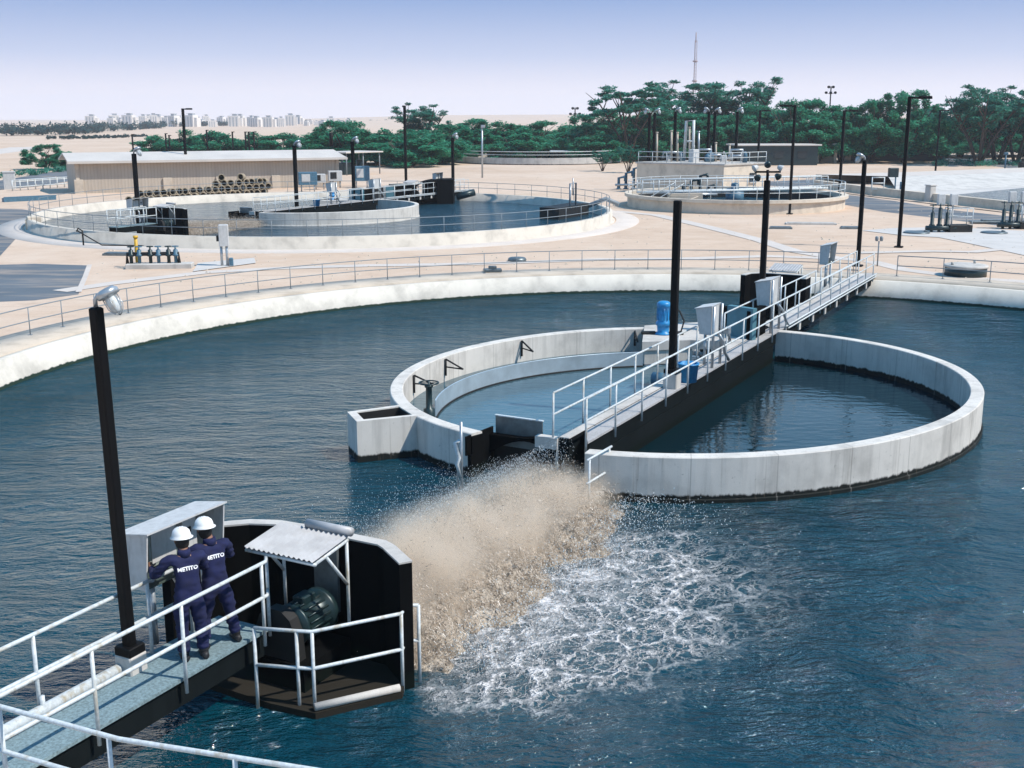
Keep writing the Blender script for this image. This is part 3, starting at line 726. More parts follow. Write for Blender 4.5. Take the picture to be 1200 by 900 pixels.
# small junction clamp cluster on the rail
mb = MB(); q = N(10.1, -.05, 2.05); mb.bbox(q, (.22, .16, .2), WRAZ); mb.tube([q, q + UV * .25 - Vector((0, 0, .35))], .05, 6)
tag(mb.build('junction_box', 'galv'), 'small junction box clamped to the handrail next to the nearest control box', 'junction box')

# ---------------------------------------------------------------- lamp posts
def lamp_post(p, h, label, w=.17, kind='bulkhead', arm=(1, 0), group=None, pedestal=None, face=0):
    p = Vector(p); t = thing('lamp_post', label, 'lamp post', p, group)
    z0 = 0
    if pedestal:
        mb = MB(); mb.bbox(p + Vector((0, 0, pedestal / 2)), (w * 2.1, w * 2.1, pedestal), WRAZ, .02); mb.build('pedestal', 'slab', t); z0 = pedestal
        mb = MB(); mb.bbox(p + Vector((0, 0, z0 + .061)), (w * 2.0, w * 2.0, .12), WRAZ, .015); mb.build('base_plate', 'pole', t)
    else:
        mb = MB(); mb.bbox(p + Vector((0, 0, .04)), (w * 2.4, w * 2.4, .08), WRAZ, .02); mb.build('base_plate', 'pole', t)
    mb = MB(); mb.bbox(p + Vector((0, 0, (z0 + .08 + h) / 2)), (w, w, h - z0 - .09), face or WRAZ, .02); mb.build('pole', 'pole', t)
    top = p + Vector((0, 0, h)); ax = Vector((arm[0], arm[1], 0)).normalized()
    if kind == 'bulkhead':
        k = w / .17
        mb = MB(); mb.tube([top, top + Vector((0, 0, .10 * k)), top + Vector((0, 0, .17 * k)) + ax * .05 * k, top + Vector((0, 0, .19 * k)) + ax * .14 * k], .035 * k, 8); mb.build('elbow', 'galv', t)
        d = (ax * .55 - Vector((0, 0, 1))).normalized(); rot = Vector((0, 0, 1)).rotation_difference(d).to_matrix(); c = top + Vector((0, 0, .23 * k)) + ax * .20 * k
        mb = MB(); mb.lathe(c, [(.02 * k, -.05 * k), (.12 * k, -.04 * k), (.165 * k, .0), (.17 * k, .07 * k), (.12 * k, .08 * k), (.10 * k, .10 * k)], 16, M=rot); hd = mb.build('reflector', 'galv', t)
        mb = MB(); mb.lathe(c, [(.09 * k, .09 * k), (.10 * k, .16 * k), (.095 * k, .26 * k), (.06 * k, .33 * k), (.02 * k, .35 * k)], 14, M=rot); mb.build('globe', 'rail', hd)
        mb = MB()
        for j in range(6):
            a = j * math.pi / 3; rv = rot @ Vector((math.cos(a), math.sin(a), 0)); zz = rot @ Vector((0, 0, 1))
            mb.tube([c + rv * .115 * k + zz * .09 * k, c + rv * .118 * k + zz * .25 * k, c + rv * .07 * k + zz * .35 * k, c + zz * .39 * k], .008 * k, 4)
        mb.build('cage', 'galv', hd)
    elif kind == 'street':
        mb = MB(); mb.tube([top + Vector((0, 0, -.07)), top + ax * .55 + Vector((0, 0, -.07))], .06, 6); mb.build('arm', 'pole', t)
        mb = MB(); c = top + ax * .85 + Vector((0, 0, -.06)); mb.bbox(c, (.75, .3, .17), math.atan2(ax.y, ax.x), .04); mb.build('lamp_head', 'pole', t)
    elif kind == 'flood':
        mb = MB(); mb.tube([top, top + Vector((0, 0, .35))], .05, 8); mb.tube([top + Vector((-.45, 0, .28)), top + Vector((.45, 0, .28))], .035, 6); mb.build('cross_arm', 'pole', t)
        for sx, tz, aa in ((-.42, .42, R(200)), (.42, .42, R(-20)), (-.32, .1, R(230)), (.34, .14, R(-60)), (.0, .55, R(90))):
            mb = MB(); c = top + Vector((sx, 0, tz)); d = Vector((math.cos(aa), math.sin(aa), -.5)).normalized(); rot = Vector((0, 0, 1)).rotation_difference(d).to_matrix()
            mb.lathe(c, [(.03, -.10), (.07, -.07), (.12, .06), (.125, .08), (.04, .085)], 12, M=rot); mb.build('floodlight', 'cabinet' if abs(sx) == .42 else 'motor', t)
    return t
GB = 'black bulkhead lamp posts'
lp0 = lamp_post(N(-13.2, .77, RT), 4.98, 'black lamp post with caged lamp on the near walkway behind the workers', .145, arm=(1, -.2), pedestal=.26)
lp0.rotation_euler = (0, R(-1.0), 0)
lamp_post(N(6.15, .24, RT), 5.15, 'bare-topped black post on the central walkway beside the blue tub', .19, kind='none', pedestal=.42)
lamp_post(N(16.35, .72, RT), 5.2, 'black post with a cluster of floodlights on the central walkway', .19, kind='flood')
p = at(1005, 312, RT)
lamp_post(p, 5.25, 'black lamp post with caged lamp at the far bank end of the walkway', .2, arm=(-1, -.2), pedestal=None)

# ---------------------------------------------------------------- spray of the near rotor
def spray():
    rnd = random.Random(3)
    mb = MB(); vs = []; fs = []
    def drop(c, vel, r, l):
        d = vel.normalized(); a = d.orthogonal().normalized(); a = Matrix.Rotation(rnd.random() * 6.28, 3, d) @ a; b = d.cross(a)
        i = len(vs); 
        vs.extend((tuple(c + d * l), tuple(c + a * r - d * l * .4), tuple(c - a * r * .5 + b * r * .87 - d * l * .4), tuple(c - a * r * .5 - b * r * .87 - d * l * .4)))
        fs.extend(((i, i + 1, i + 2), (i, i + 2, i + 3), (i, i + 3, i + 1), (i + 1, i + 3, i + 2)))
    out = 0
    while out < 150000:
        s_ = rnd.uniform(-9.6, -.35) if rnd.random() < .8 else rnd.uniform(-9.6, -5)
        hk = 1.0 - .30 * (s_ + 9.6) / 9.2 + .16 * noise.noise(Vector((s_ * 1.3, 0, 2)))
        edge = min(1, (s_ + 9.75) * 3, (-.3 - s_) * .55); 
        if rnd.random() > edge: continue
        v0 = (abs(rnd.gauss(0, 1)) * .95 + 2.4) * hk
        th = R(rnd.gauss(80, 32))
        vx, vz = v0 * math.cos(th), v0 * math.sin(th)
        if vz < .3: continue
        T = (vz + math.sqrt(vz * vz + 2 * 9.8 * .25)) / 9.8
        t = T * rnd.random() ** .75
        z = .25 + vz * t - 4.9 * t * t
        if z < .02: continue
        o = .35 - vx * t + rnd.gauss(0, .3) - .3
        vel = -NV * -0.0 + NV * vx + Vector((0, 0, vz - 9.8 * t)) + UV * rnd.gauss(0, .5)
        c = N(s_ + rnd.gauss(0, .1), o, z)
        r = rnd.uniform(.0035, .0085) * (1.25 if z < .45 else 1)
        drop(c, vel, r, r * (rnd.uniform(1.2, 4.0) if rnd.random() < .6 else rnd.uniform(4, 9))); out += 1
    mb.add(vs, fs); mb.sm = [False] * len(mb.f)
    o = mb.build('spray', M['spray']); structure(o, 'stuff'); o['label'] = 'tan plume of spray thrown up by the near rotor'; o['category'] = 'spray'
    # pale finer droplets drifting behind
    mb = MB(); vs.clear(); fs.clear(); out = 0
    while out < 26000:
        s_ = rnd.uniform(-9.3, .1); o_ = .3 + abs(rnd.gauss(0, 1.35)); h = 1.35 * math.exp(-abs(o_ - .4) / 1.5)
        z = rnd.random() ** 1.5 * h + .03
        r = rnd.uniform(.004, .0085); drop(N(s_, o_, z), Vector((rnd.gauss(0, .4), rnd.gauss(0, .4), -1)), r, r * 2.2); out += 1
    n2 = 0
    while n2 < 4200:                                # loose drops landing on the open side
        s_ = rnd.uniform(-9.3, -.3); o_ = -1.2 - abs(rnd.gauss(0, 1.0)); z = abs(rnd.gauss(0, .14)) + .015
        r = rnd.uniform(.006, .014); drop(N(s_, o_, z), Vector((rnd.gauss(0, .6), rnd.gauss(0, .6), -1)), r, r * 2); n2 += 1
    mb.add(vs, fs)
    o = mb.build('mist', M['mist']); structure(o, 'stuff'); o['label'] = 'fine pale droplets falling behind the tan spray'; o['category'] = 'spray'
    # churned heap of brown water
    mb = MB(); ns, no = 220, 70; g = []
    for i in range(ns + 1):
        s_ = lerp(-9.75, -.9, i / ns); row = []
        for j in range(no + 1):
            o_ = lerp(1.3, -2.7, j / no)
            oc = -.35 + .22 * noise.noise(Vector((s_ * .7, 3, 0))); w = 1.12 + .35 * noise.noise(Vector((s_ * .9, 7, 0)))
            e = max(0, 1 - ((o_ - oc) / (w if o_ > oc else w * 1.35)) ** 2); ends = min(1, (i / ns) * 14, (1 - i / ns) * 5)
            hk = .62 - .30 * (i / ns)
            nz = noise.fractal(Vector((s_ * 2.6, o_ * 2.6, 0)), .7, 2.2, 6) * .20 + noise.fractal(Vector((s_ * 11, o_ * 11, 4)), .7, 2.2, 3) * .11
            z = (hk * e ** .8 + nz * (e ** .5)) * ends - .05
            row.append(N(s_ + .15 * noise.noise(Vector((s_ * 3, o_ * 3, 9))), o_ + .15 * noise.noise(Vector((s_ * 3, o_ * 3, 19))), z))
        g.append(row)
    mb.loft(g, False, True, closed=False)
    vs = []; fs = []
    def drop2(c, vel, r, l):
        d = vel.normalized(); a = d.orthogonal().normalized(); a = Matrix.Rotation(rnd.random() * 6.28, 3, d) @ a; b = d.cross(a); i = len(vs)
        vs.extend((tuple(c + d * l), tuple(c + a * r - d * l * .4), tuple(c - a * r * .5 + b * r * .87 - d * l * .4), tuple(c - a * r * .5 - b * r * .87 - d * l * .4)))
        fs.extend(((i, i + 1, i + 2), (i, i + 2, i + 3), (i, i + 3, i + 1), (i + 1, i + 3, i + 2)))
    k_ = 0
    while k_ < 42000:
        i = rnd.randrange(2, ns - 1); j = rnd.randrange(2, no - 1); p = g[i][j]
        if p.z < .0: 
            if rnd.random() < .93: continue
        q = Vector(p) + (g[i + 1][j] - p) * rnd.random() + (g[i][j + 1] - p) * rnd.random() + Vector((0, 0, abs(rnd.gauss(0, .07))))
        q.z = max(q.z, .012); r = rnd.uniform(.004, .0095); drop2(q, Vector((rnd.gauss(0, .7), rnd.gauss(0, .7), rnd.gauss(.3, .6))), r, r * rnd.uniform(1, 3)); k_ += 1
    mf = MB(); mf.add(vs, fs); o = mf.build('spray', M['fleck']); structure(o, 'stuff'); o['label'] = 'brown flecks tossed over the churned water'; o['category'] = 'spray'
    o = mb.build('churned_water', M['churn']); structure(o, 'stuff'); o['label'] = 'heap of churned brown foamy water under the spray'; o['category'] = 'water'
def m_spray(name, stops):
    n = NT(name); rnd = n.n('ShaderNodeNewGeometry').outputs['Random Per Island']
    c = n.ramp(rnd, stops); n.set(n.b, 'Subsurface Weight', 0); return n.done(c.outputs[0], .5, 0, .3)
M['spray'] = m_spray('spray_drops', [(0, (.11, .083, .06)), (.25, (.38, .30, .225)), (.7, (.62, .52, .42)), (1, (.82, .75, .66))])
M['fleck'] = m_spray('fleck_drops', [(0, (.09, .068, .05)), (.3, (.27, .21, .155)), (.6, (.46, .38, .30)), (1, (.76, .71, .64))])
M['mist'] = m_spray('mist_drops', [(0, (.30, .40, .46)), (.5, (.55, .60, .62)), (1, (.80, .80, .78))])
n = NT('churned_water'); p = n.pos(); k = n.noise(p, 3.5, 8, .72, .6); k2 = n.noise(p, 17, 5, .7)
cc = n.ramp(k.outputs[0], [(.3, (.08, .06, .045)), (.45, (.22, .175, .13)), (.58, (.42, .35, .275)), (.72, (.74, .70, .63))]).outputs[0]
cc = n.mix(n.rng(k2.outputs[0], .5, .7, 0, .5), cc, (.66, .57, .46)); n.bump(k2.outputs[0], .8, .05)
M['churn'] = n.done(cc, .7, 0, .3)
spray()
# soft spray in the air along the rotor
def m_cloud():
    n = NT('spray_air'); n.t.nodes.remove(n.b); p = n.pos()
    q = n.n('ShaderNodeVectorMath', {0: p, 1: tuple(N.A)}, operation='SUBTRACT').outputs[0]
    s_ = n.n('ShaderNodeVectorMath', {0: q, 1: tuple(UV)}, operation='DOT_PRODUCT').outputs['Value']
    o_ = n.math('MULTIPLY', n.n('ShaderNodeVectorMath', {0: q, 1: tuple(NV)}, operation='DOT_PRODUCT').outputs['Value'], -1)
    z = n.n('ShaderNodeSeparateXYZ', {'Vector': p}).outputs[2]
    k = n.noise(p, 1.15, 6, .68, .4).outputs[0]; kk = n.math('SUBTRACT', k, .5)
    h_ = n.math('ADD', n.rng(s_, -9.7, -.4, 1.42, .66), n.math('MULTIPLY', kk, .9))
    vz = n.rng(n.math('DIVIDE', z, h_), 1.12, .25)
    oo = n.math('ADD', n.math('SUBTRACT', o_, n.rng(s_, -9.7, -.4, -.15, .12)), n.math('MULTIPLY', kk, .9))
    vo = n.rng(n.math('ABSOLUTE', oo), 1.4, .45)
    ve = n.math('MULTIPLY', n.rng(s_, -9.78, -9.4), n.rng(s_, -.3, -1.9))
    d = n.math('MULTIPLY', n.math('MULTIPLY', vz, vo), ve)
    d = n.math('MULTIPLY', n.math('MULTIPLY', d, n.rng(k, .34, .62, .35, 1.2)), 4.2)
    v = n.n('ShaderNodeVolumePrincipled', {'Color': (.91, .79, .65), 'Density': d, 'Anisotropy': .0})
    n.t.links.new(v.outputs[0], n.out.inputs['Volume']); return n.m
M['cloud'] = m_cloud()
mb = MB(); N.bx(mb, -9.78, -.12, -2.4, 1.8, .012, 2.1)
o = mb.build('spray_mist', 'cloud'); structure(o, 'stuff'); o['label'] = 'soft tan spray hanging along the near rotor'; o['category'] = 'spray'
# the rotor shaft itself, inside the spray
sh = thing('brush_rotor', 'long bladed rotor shaft hidden inside the tan spray', 'rotor', N(-5, .5, .25))
mb = MB(); mb.tube([N(-9.84, .5, .28), N(.1, .5, .28)], .12, 10); mb.build('shaft', 'plate', sh)
mb = MB()
for k in range(60):
    s_ = -9.5 + k * .155
    for j in range(6):
        a = j * math.pi / 3 + k * .26; c = N(s_, .5, .28); d = -NV * math.cos(a) + Vector((0, 0, math.sin(a)))
        mb.tube([c + d * .1, c + d * .36], .02, 4)
mb.build('blades', 'plate', sh)

# ---------------------------------------------------------------- people
def skin_mesh(name, V, E, rad, root=0, sub=2):
    me = bpy.data.meshes.new(name); me.from_pydata([tuple(v) for v in V], E, []); 
    ob = bpy.data.objects.new(name, me); col.objects.link(ob)
    md = ob.modifiers.new('s', 'SKIN'); md.use_smooth_shade = True; md.branch_smoothing = .5
    sv = me.skin_vertices[0].data
    for i, r in enumerate(rad): sv[i].radius = r if isinstance(r, tuple) else (r, r)
    sv[root].use_root = True
    md = ob.modifiers.new('u', 'SUBSURF'); md.levels = sub; md.render_levels = sub
    dg = bpy.context.evaluated_depsgraph_get(); m2 = bpy.data.meshes.new_from_object(ob.evaluated_get(dg))
    bpy.data.objects.remove(ob); m2.name = name
    return m2
def person(base, heading, label, feet, hands, lean=.06, name_print=True, turn=0, H=1.74):
    """base: point on the floor between the feet; heading: angle the chest faces; local frame x = right, y = forward"""
    root = thing('person', label, 'person', base); root.rotation_euler = (0, 0, heading - math.pi / 2); root.scale = (1.12, 1.12, 1.025)
    V3 = Vector
    hip = .90; J = {}
    J['pel'] = V3((0, 0, hip + .02)); J['bel'] = V3((0, lean * .4, 1.10)); J['chest'] = V3((0, lean, 1.30)); J['neckb'] = V3((0, lean + .02, 1.46)); J['neck'] = V3((0, lean + .05, 1.51))
    J['head0'] = V3((turn * .02, lean + .085, 1.56)); J['head1'] = V3((turn * .03, lean + .10, 1.655))
    names = list(J); V = [J[k] for k in names]; E = [(i, i + 1) for i in range(len(names) - 1)]; ix = {k: i for i, k in enumerate(names)}
    rb = {'pel': (.155, .115), 'bel': (.15, .105), 'chest': (.17, .115), 'neckb': (.09, .075), 'neck': .056, 'head0': (.075, .085), 'head1': (.078, .092)}
    rad = [rb[k] for k in names]
    co_keep = set(range(4))
    limbs = {}
    def chain(start, pts, rads):
        prev = start; ids = []
        for p, r in zip(pts, rads):
            V.append(V3(p)); rad.append(r); E.append((prev, len(V) - 1)); prev = len(V) - 1; ids.append(prev)
        return ids
    arms = []; legs = []
    for sd, f in ((-1, feet[0]), (1, feet[1])):
        fx, fy = f; kn = V3((lerp(sd * .10, fx, .55), lerp(0, fy, .5) + .03, .48)); an = V3((fx, fy, .09))
        legs.append(chain(0, [(sd * .095, 0, .83), tuple(V3((sd * .10, 0, .83)).lerp(kn, .5)), tuple(kn), tuple(kn.lerp(an, .45)), tuple(an)], [.098, .088, .064, .056, .042]))
    for sd, hnd in ((-1, hands[0]), (1, hands[1])):
        sh_ = V3((sd * .195, lean + .01, 1.42)); el, wr = V3(hnd[0]), V3(hnd[1])
        arms.append(chain(2, [tuple(V3((sd * .11, lean, 1.40))), tuple(sh_), tuple(sh_.lerp(el, .5)), tuple(el), tuple(el.lerp(wr, .5)), tuple(wr)], [.085, .066, .055, .046, .042, .032]))
    # body (skin) ------------------------------------------------------------
    bV, bE, bR = list(V), list(E), [tuple(c * .84 for c in r) if isinstance(r, tuple) and i < 4 else (r * .82 if not isinstance(r, tuple) and i > 6 else r) for i, r in enumerate(rad)]
    me = skin_mesh('person_body', bV, bE, bR)
    ob = bpy.data.objects.new('body', me); col.objects.link(ob); ob.parent = root; me.materials.append(M['skin'])
    hb = MB()
    hc = J['head1'] + V3((0, 0, -.03))
    hb.ball(hc + V3((0, .005, 0)), .098, 14, 10, (.80, .98, 1.12))
    hb.tube([hc + V3((0, .085, .01)), hc + V3((0, .112, -.03)), hc + V3((0, .09, -.045))], [.012, .018, .01], 6)
    for sd in (-1, 1): hb.ball(hc + V3((sd * .08, -.005, -.01)), .03, 8, 6, (.35, .7, 1.1))
    for k, (el, wr) in enumerate(hands):
        el, wr = V3(el), V3(wr); d = (wr - el).normalized(); sd = (-1, 1)[k]; lat = d.cross(V3((0, 0, 1))).normalized(); nrm = lat.cross(d)
        pm = wr + d * .045; hb.tube([wr - d * .02, wr + d * .02, wr + d * .07, wr + d * .095], [.026, .034, .036, .028], 8)
        for f in range(4):
            b0 = wr + d * .085 + lat * (.027 - .018 * f); ln = (.070, .080, .074, .056)[f]
            hb.tube([b0, b0 + d * ln * .5 - nrm * .006, b0 + d * ln * .85 - nrm * .028], [.0095, .009, .007], 6)
        b0 = wr + d * .03 + lat * -sd * .03; hb.tube([b0, b0 - lat * sd * .03 + d * .03, b0 - lat * sd * .036 + d * .06 - nrm * .012], [.012, .011, .008], 6)
    tmp = hb.build('body_detail', 'skin')
    import bmesh
    bm_ = bmesh.new(); bm_.from_mesh(me); bm_.from_mesh(tmp.data); bm_.to_mesh(me); bm_.free()
    for pl_ in me.polygons: pl_.use_smooth = True
    bpy.data.objects.remove(tmp)
    # coverall ----------------------------------------------------------------
    cV = [v for i, v in enumerate(V) if i not in (4, 5, 6)]; remap = {}; k = 0
    for i in range(len(V)):
        if i not in (4, 5, 6): remap[i] = k; k += 1
    cE = [(remap[a], remap[b]) for a, b in E if a in remap and b in remap]
    cR = []
    for i, r in enumerate(rad):
        if i in remap:
            f = 1.12 if i < 4 else (1.26 if i in legs[0] + legs[1] else 1.3)
            if i in (legs[0][-1], legs[1][-1]): f = 1.9
            if i in (legs[0][-2], legs[1][-2]): f = 1.42
            cR.append(tuple(c * f for c in r) if isinstance(r, tuple) else r * f)
    cV = [V3(v) for v in cV]
    cm = skin_mesh('coverall', cV, cE, cR, sub=3)
    for v in cm.vertices:                      # folds in the cloth
        q = Vector(v.co); nz = noise.fractal(Vector((q.x * 7, q.y * 7, q.z * 16)), 1, 2, 3)
        v.co += Vector(v.normal) * nz * .017
    cm.materials.append(M['navy'])
    cob = bpy.data.objects.new('coverall', cm); col.objects.link(cob); cob.parent = root
    for pl_ in cm.polygons: pl_.use_smooth = True
    mb = MB(); mb.lathe(V3((0, lean + .025, 1.45)), [(.088, -.03), (.082, .03), (.074, .075), (.066, .07)], 14); mb.build('collar', 'navy', None).parent = root
    for f, l in zip(feet, legs):
        mb = MB(); an = V3((f[0], f[1], 0)); prof = []
        for (y, w, z) in ((-.09, .02, .05), (-.085, .042, .05), (-.03, .048, .055), (.06, .05, .045), (.13, .047, .035), (.17, .03, .025), (.18, .01, .02)):
            prof.append([tuple(an + V3((w * math.cos(a), y, z * (1 + .95 * math.sin(a)) if math.sin(a) > -.6 else .0))) for a in [2 * math.pi * q / 10 for q in range(10)]])
        mb.loft(prof, True, True); mb.lathe(an, [(.055, .03), (.056, .13), (.052, .16)], 10)
        mb.build('boot', 'boot', None).parent = root
    # helmet -------------------------------------------------------------------
    mb = MB(); c = hc + V3((0, -.005, .045)); rot = Matrix.Rotation(R(-8), 3, 'X')
    mb.lathe(c, [(.150, -.012), (.152, -.004), (.124, .012), (.122, .04), (.108, .085), (.075, .117), (.03, .132), (.004, .134)], 22, M=rot @ Matrix.Diagonal((.92, 1.12, 1)))
    for sx in (-.03, 0, .03): mb.tube([c + rot @ V3((sx, -.11, .06)), c + rot @ V3((sx, -.05, .125)), c + rot @ V3((sx, .05, .125)), c + rot @ V3((sx, .11, .06))], .008, 5)
    mb.tube([c + rot @ V3((0, .13, 0)), c + rot @ V3((0, .19, -.012))], [.07, .03], 8)
    mb.build('helmet', 'helmet', None).parent = root
    mb = MB(); mb.ball(hc + V3((0, -.022, -.025)), .104, 12, 8, (.82, .93, 1.08)); mb.build('hair', 'hair', None).parent = root
    # lettering on the back
    cu = bpy.data.curves.new('lettering', 'FONT'); cu.body = 'METITO'; cu.size = .068; cu.align_x = 'CENTER'; cu.offset = .003; cu.space_character = 1.05; cu.resolution_u = 3
    to = bpy.data.objects.new('lettering_tmp', cu); col.objects.link(to); dg = bpy.context.evaluated_depsgraph_get()
    tm = bpy.data.meshes.new_from_object(to.evaluated_get(dg)); bpy.data.objects.remove(to)
    import bmesh as bmm
    b2 = bmm.new(); b2.from_mesh(tm); bmm.ops.triangulate(b2, faces=b2.faces[:]); bmm.ops.subdivide_edges(b2, edges=[e for e in b2.edges if e.calc_length() > .03], cuts=2, use_grid_fill=False); bmm.ops.triangulate(b2, faces=b2.faces[:])
    bvh = BVHTree.FromPolygons([tuple(v.co) for v in cm.vertices], [tuple(p_.vertices) for p_ in cm.polygons])
    for v in b2.verts:
        x, z = v.co.x, v.co.y + 1.275
        h = bvh.ray_cast(Vector((x, -1, z)), Vector((0, 1, 0)))
        v.co = Vector((x, (h[0].y if h[0] else -.1) - .009, z))
    b2.to_mesh(tm); b2.free(); tm.materials.clear(); tm.materials.append(M['print']); tm.name = 'lettering'
    lo = bpy.data.objects.new('lettering', tm); col.objects.link(lo); lo.parent = root
    return root
person(at(226, 770, RT), math.atan2(.86, -.50), 'worker in navy coveralls and white helmet, nearer the black pole', [(-.10, -.02), (.13, -.06)],
       [((-.36, .16, 1.18), (-.34, .40, 1.22)), ((.27, .2, 1.16), (.20, .42, 1.28))], lean=.07)
person(at(257, 754, RT), math.atan2(.80, -.60), 'worker in navy coveralls and white helmet, nearer the dark shelter', [(-.19, .0), (.22, -.03)],
       [((-.28, .22, 1.14), (-.22, .45, 1.28)), ((.30, .2, 1.16), (.2, .45, 1.24))], lean=.09, turn=-1)
# ---------------------------------------------------------------- the twin basin behind: the same works, copied
def far_loc(L): 
    L = Vector(L); q = F.A + (Vector((L.x, L.y, 0)) - N.A) * F.k; q.z = F.z0 + L.z * F.k; return q
def far_copy(o, label=None, rz=0):
    z = Vector(o.location); return dup(o, far_loc(z), o.rotation_euler.z, label, None, (F.k,) * 3)
byname = lambda nm: [o for o in list(col.objects) if o.parent is None and o.name.split('.')[0] == nm]
rails0 = byname('guard_railing'); cabs0 = byname('control_cabinet'); shel0 = byname('rotor_shelter')
F.A.x += 1.25
for o, l in ((ringR, 'distant pale half ring wall in the middle of the background basin'),
             (wC, 'distant central walkway of the background basin, dark side towards us'),
             (ar, 'dark rotor opening at the middle of the background basin'), (pl, 'distant pale platform beside the walkway of the background basin'),
             (fh, 'distant splash panels beyond the half ring of the background basin'), (bm, 'tiny upright blue motor on the background basin platform')):
    far_copy(o, l)
for o in list(col.objects):
    if o.name.split('.')[0] in ('spray',) and 'plume' in o['label'] and o.parent is None and o.location.length < .01:
        c = far_copy(o); c['label'] = 'distant ' + o['label']
for o, l in zip(shel0, ('dark rotor shelter at the left of the background basin', 'dark rotor shelter at the far side of the background basin')): far_copy(o, l)
for o, l in zip(cabs0, ('grey cabinet at the left end of the background walkway', 'grey control box in the middle of the background walkway', 'second grey control box further along the background walkway', 'hooded cabinet at the far end of the background walkway')): far_copy(o, l)
deck(F, -15.0, -11.3, 0, .9, RT, .42, 'distant walkway leading from the left into the background basin')
railing('right-hand rail of the distant near walkway', [F(-15, -.05, RT), F(-11.4, -.05, RT)], 1.0, .5, 1.2, .03)
railing('left-hand rail of the distant near walkway', [F(-15, .9, RT), F(-11.4, .9, RT)], 1.0, .5, 1.2, .03)
for o, l in zip(rails0[:5], ('right-hand rail of the distant central walkway', 'left-hand rail of the distant central walkway', 'short far rail beside the distant boxes', 'short rail by the distant far shelter', 'rail at the far end of the distant walkway')): far_copy(o, l)
far_copy(tub_o, 'small blue tub on the walkway of the background basin')
railing('thin grey railing along the wall of the background basin', rail_angles(FC, FRo - .2, R(-168), R(187), 90, zt), .98, .5, 2.05, .02, 'rail_grey')
# curved dark hood of the far rotor and the boxes beside it
q0, q1 = at(512, 238.5, .95), at(531, 238, .95); t = thing('splash_hood', 'black curved splash hood at the back right of the background basin', 'hood', q0)
mb = MB(); mb.hexa([Vector((p.x, p.y + dy, z)) for z in (.5, 3.0) for p, dy in ((q0, 0), (q1, 0), (q1, 3.2), (q0, 3.2))]); mb.build('side_wall', 'black_wall', t)
mb = MB(); L = []
for k in range(9):
    a = k / 8 * 1.35; x = q0.x - .02 - 1.75 * math.sin(a) * 1.05; z = 2.98 - .55 * (1 - math.cos(a)); L.append([(x, q0.y + .02, z), (x, q0.y + 3.1, z), (x, q0.y + 3.1, z - .14), (x, q0.y + .02, z - .14)])
mb.loft(L, True, False); mb.build('curved_roof', 'black_wall', t)
mb = MB(); mb.hexa([Vector((p.x, p.y, z)) for z in (.6, 2.7) for p in (q0 + Vector((-1.5, 2.6, 0)), q0 + Vector((-.03, 2.6, 0)), q0 + Vector((-.03, 2.9, 0)), q0 + Vector((-1.5, 2.9, 0)))]); mb.build('back_wall', 'black_wall', t)
mb = MB(); mb.tube([q1 + Vector((.3, .5, .5)), q1 + Vector((1.9, .9, .9))], .3, 8); mb.build('shaft_cover', 'motor', t)
q0, q1 = at(440, 236.5, 1.2), at(473, 235.5, 1.2); t = thing('panel_screen', 'row of dark and teal upright panels at the right end of the distant half ring', 'screen', q0); dv_ = (q1 - q0)
for k, (f0, f1, m_) in enumerate(((0, .36, 'black'), (.38, .66, 'teal'), (.68, 1, 'black_wall'))):
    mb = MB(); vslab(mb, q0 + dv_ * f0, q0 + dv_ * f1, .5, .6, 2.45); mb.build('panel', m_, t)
# sluice gate at the right of the far basin
sg = at(672, 246, 1.6); t = thing('sluice_gate', 'black weir trough with a small lifting frame at the right of the background basin', 'sluice gate', sg)
mb = MB(); a, b = at(655, 247, 1.55), at(690, 241, 1.55); d = (b - a); d.z = 0
vslab(mb, a, a + d, 1.6, .7, 1.75); mb.build('trough', 'black', t)
mb = MB(); m_ = a + d * .45; w_ = d.normalized() * .55
mb.tube([m_ - w_ + Vector((0, 0, 0)), m_ - w_ + Vector((0, 0, 1.9)), m_ + w_ + Vector((0, 0, 1.9)), m_ + w_], .08, 6); mb.tube([m_ + Vector((0, 0, 1)), m_ + Vector((0, 0, 2.3))], .05, 6); mb.build('lifting_frame', 'galv', t)
mb = MB(); mb.tube([b, b + Vector((1.4, .6, .5)), b + Vector((2.4, .2, .1))], .18, 8); mb.build('outlet_pipe', 'rail_grey', t)
mb = MB(); q = at(40, 263, 1.2); mb.bbox((q.x, q.y, 1.25), (.9, .9, 1.0), .5, .04); mb.box((q.x - .2, q.y - .46, 1.2), (.4, .05, .8), .5)
tag(mb.build('inlet_box', 'cream'), 'small cream box with dark slot at the left tip of the background basin wall', 'box')

